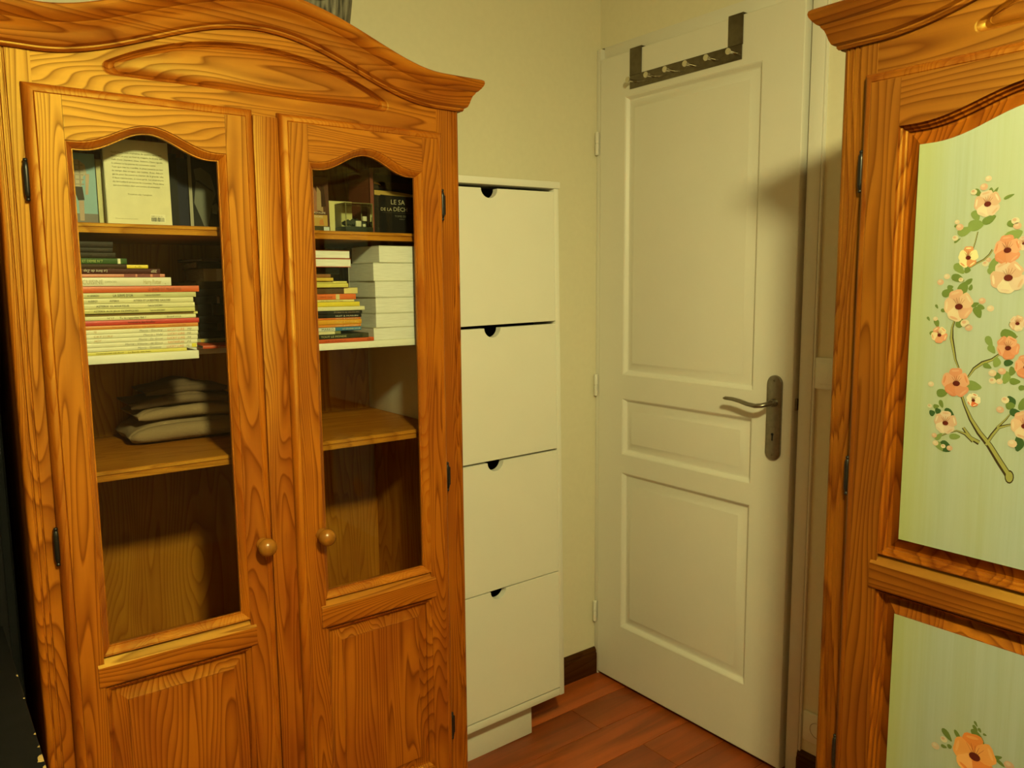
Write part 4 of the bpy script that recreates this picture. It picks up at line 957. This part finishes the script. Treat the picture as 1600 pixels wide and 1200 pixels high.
# ------------------------------------------------------------------ folded blankets on the middle shelf
def blanket(label, xc, yc, z0, w_, d_, t, mat, seed, sag=.02):
    rnd = random.Random(seed); nx, ny = 28, 16
    b = empty('folded_blanket', (xc, yc, z0)); tag(b, label, 'blanket', 'folded blankets on the middle shelf')
    ph = [rnd.uniform(0, 6.28) for _ in range(6)]
    def prof(u): return (1-abs(2*u-1)**4)**.30                 # rounded fold edges
    top, bot = [], []
    for j in range(ny+1):
        for i in range(nx+1):
            u, v = i/nx, j/ny
            x, y = (u-.5)*w_*(1+.02*math.sin(9*v+ph[0])), (v-.5)*d_*(1+.03*math.sin(7*u+ph[1]))
            e = min(prof(u), prof(v))
            zt = t*(.35+.65*e) - sag*(2*u-1)**2*.6 + .004*math.sin(11*u+ph[2])*e + .003*math.sin(13*v+6*u+ph[3])
            zb_ = t*.35*(1-e)
            top.append((x, y, max(zt, zb_+.001))); bot.append((x, y, zb_))
    mb = MB(); W2 = nx+1; n = W2*(ny+1)
    fs = []
    for j in range(ny):
        for i in range(nx):
            a = j*W2+i; fs.append((a, a+1, a+W2+1, a+W2)); fs.append((n+a, n+a+W2, n+a+W2+1, n+a+1))
    for i in range(nx): fs += [(i, n+i, n+i+1, i+1), (ny*W2+i, ny*W2+i+1, n+ny*W2+i+1, n+ny*W2+i)]
    for j in range(ny): fs += [(j*W2, (j+1)*W2, n+(j+1)*W2, n+j*W2), (j*W2+nx, n+j*W2+nx, n+(j+1)*W2+nx, (j+1)*W2+nx)]
    mb.add(top+bot, fs); mb.build('cloth', mat, b, smooth=70)
    # folded front roll
    r_ = MB(); pts = [((u-.5)*w_*.98, -d_/2+.004, t*.48-sag*(2*u-1)**2*.35) for u in [k/14 for k in range(15)]]
    r_.tube(pts, [t*.34*(1-abs(2*k/14-1)**6*.7) for k in range(15)], n=12); r_.build('fold', mat, b, smooth=70)
ZM = 1.0358
blanket('thick cream folded blanket at the bottom of the blanket pile', -1.372, -.148, ZM, .225, .150, .048, M['linen'], 1)
blanket('cream folded blanket in the middle of the blanket pile', -1.366, -.146, ZM+.046, .205, .145, .034, M['linen'], 2, .026)
blanket('brown and white woven blanket above the cream ones', -1.372, -.146, ZM+.074, .215, .140, .026, M['plaid'], 3, .032)
blanket('brownish thin folded cloth crowning the blanket pile', -1.366, -.145, ZM+.096, .165, .130, .022, M['plaid'], 4, .02)
blanket('small white folded cloth lying at the right of the blanket pile', -1.225, -.175, ZM, .080, .110, .024, M['linen'], 5, .004)

# ------------------------------------------------------------------ basket on top of the bookcase
def basket():
    b = empty('fabric_basket', (-1.105, -.235, 1.7365)); tag(b, 'grey striped fabric basket standing on top of the bookcase', 'basket')
    n = 56; mb = MB(); prof = [(.085, 0), (.092, .05), (.100, .11), (.108, .17), (.115, .225), (.118, .262), (.113, .262), (.104, .17), (.088, .02)]
    vs = []
    for r_, t in prof:
        for k in range(n):
            a = 2*PI*k/n; q = r_*(1+.018*math.sin(14*a)); vs.append((q*math.cos(a), q*math.sin(a), t))
    fs = [(i*n+k, i*n+(k+1) % n, (i+1)*n+(k+1) % n, (i+1)*n+k) for i in range(len(prof)-1) for k in range(n)]
    fs += [tuple(range(n-1, -1, -1)), tuple((len(prof)-1)*n+k for k in range(n))]
    mb.add(vs, fs); mb.build('body', M['stripe'], b, smooth=40)
    h = MB(); pts = [(-.02+.06*math.cos(a), -.118-.006*math.sin(a), .235-.045*math.sin(a)) for a in [PI*k/10 for k in range(11)]]
    h.tube(pts, .006, n=8); h.build('handle', M['linen'], b)
basket()

# ------------------------------------------------------------------ black desk and black cabinet at the left edge
def desk():
    d = empty('black_desk', (-2.068, -.80, 0)); tag(d, 'worn black painted desk with chipped edge at the left of the bookcase', 'desk')
    zt = .80; x1 = .332
    MB().box(-.34, x1, -.42, .385, zt-.022, zt, b=.0015).build('desk_top', M['blackpaint'], d)
    for sx in (-.31, x1-.035):
        for sy in (-.39, .35): MB().box(sx-.02, sx+.02, sy-.02, sy+.02, 0, zt-.0225, b=.002).build('leg', M['blackpaint'], d)
    MB().box(-.29, x1-.055, -.395, -.38, zt-.10, zt-.0225).build('apron', M['blackpaint'], d)
    rc = random.Random(4)
    for (yy, L, w_) in ((-.110, .020, .007), (-.085, .026, .012), (-.165, .014, .006), (-.055, .006, .004), (.09, .006, .003), (-.02, .008, .004), (.17, .010, .003), (-.13, .010, .005)):
        pts = []
        for k in range(9):
            a = PI/2+PI*k/8; pts.append((x1-.0004+.7*w_*math.cos(a)*(.6+.6*rc.random()), yy+.35*L*math.sin(a)))
        m = MB(); m.add([(p[0], p[1], zt+.0003) for p in pts], [tuple(range(9))]); m.build('worn_patch', M['bare'], d, smooth=0, fix=False)
desk()
def black_cabinet():
    c = empty('black_cabinet', (-1.910, -.262, 0)); tag(c, 'tall black cabinet standing between the desk and the bookcase side', 'cabinet')
    b = MB(); b.box(-.20, .200, -.125, .260, .02, 1.55, b=.012); b.build('body', M['blackmatt'], c)
    MB().box(-.185, .185, -.134, -.1255, .06, 1.52, b=.004).build('door', M['blackpaint'], c)
    MB().box(-.19, .19, -.11, .13, 0, .02).build('plinth', M['blackmatt'], c)
    k = MB(); k.lathe([(.006, 0), (.006, -.012), (.012, -.018), (.010, -.026)], (.150, -.134, .95), 'y', 14); k.build('knob', M['black_iron'], c)
black_cabinet()
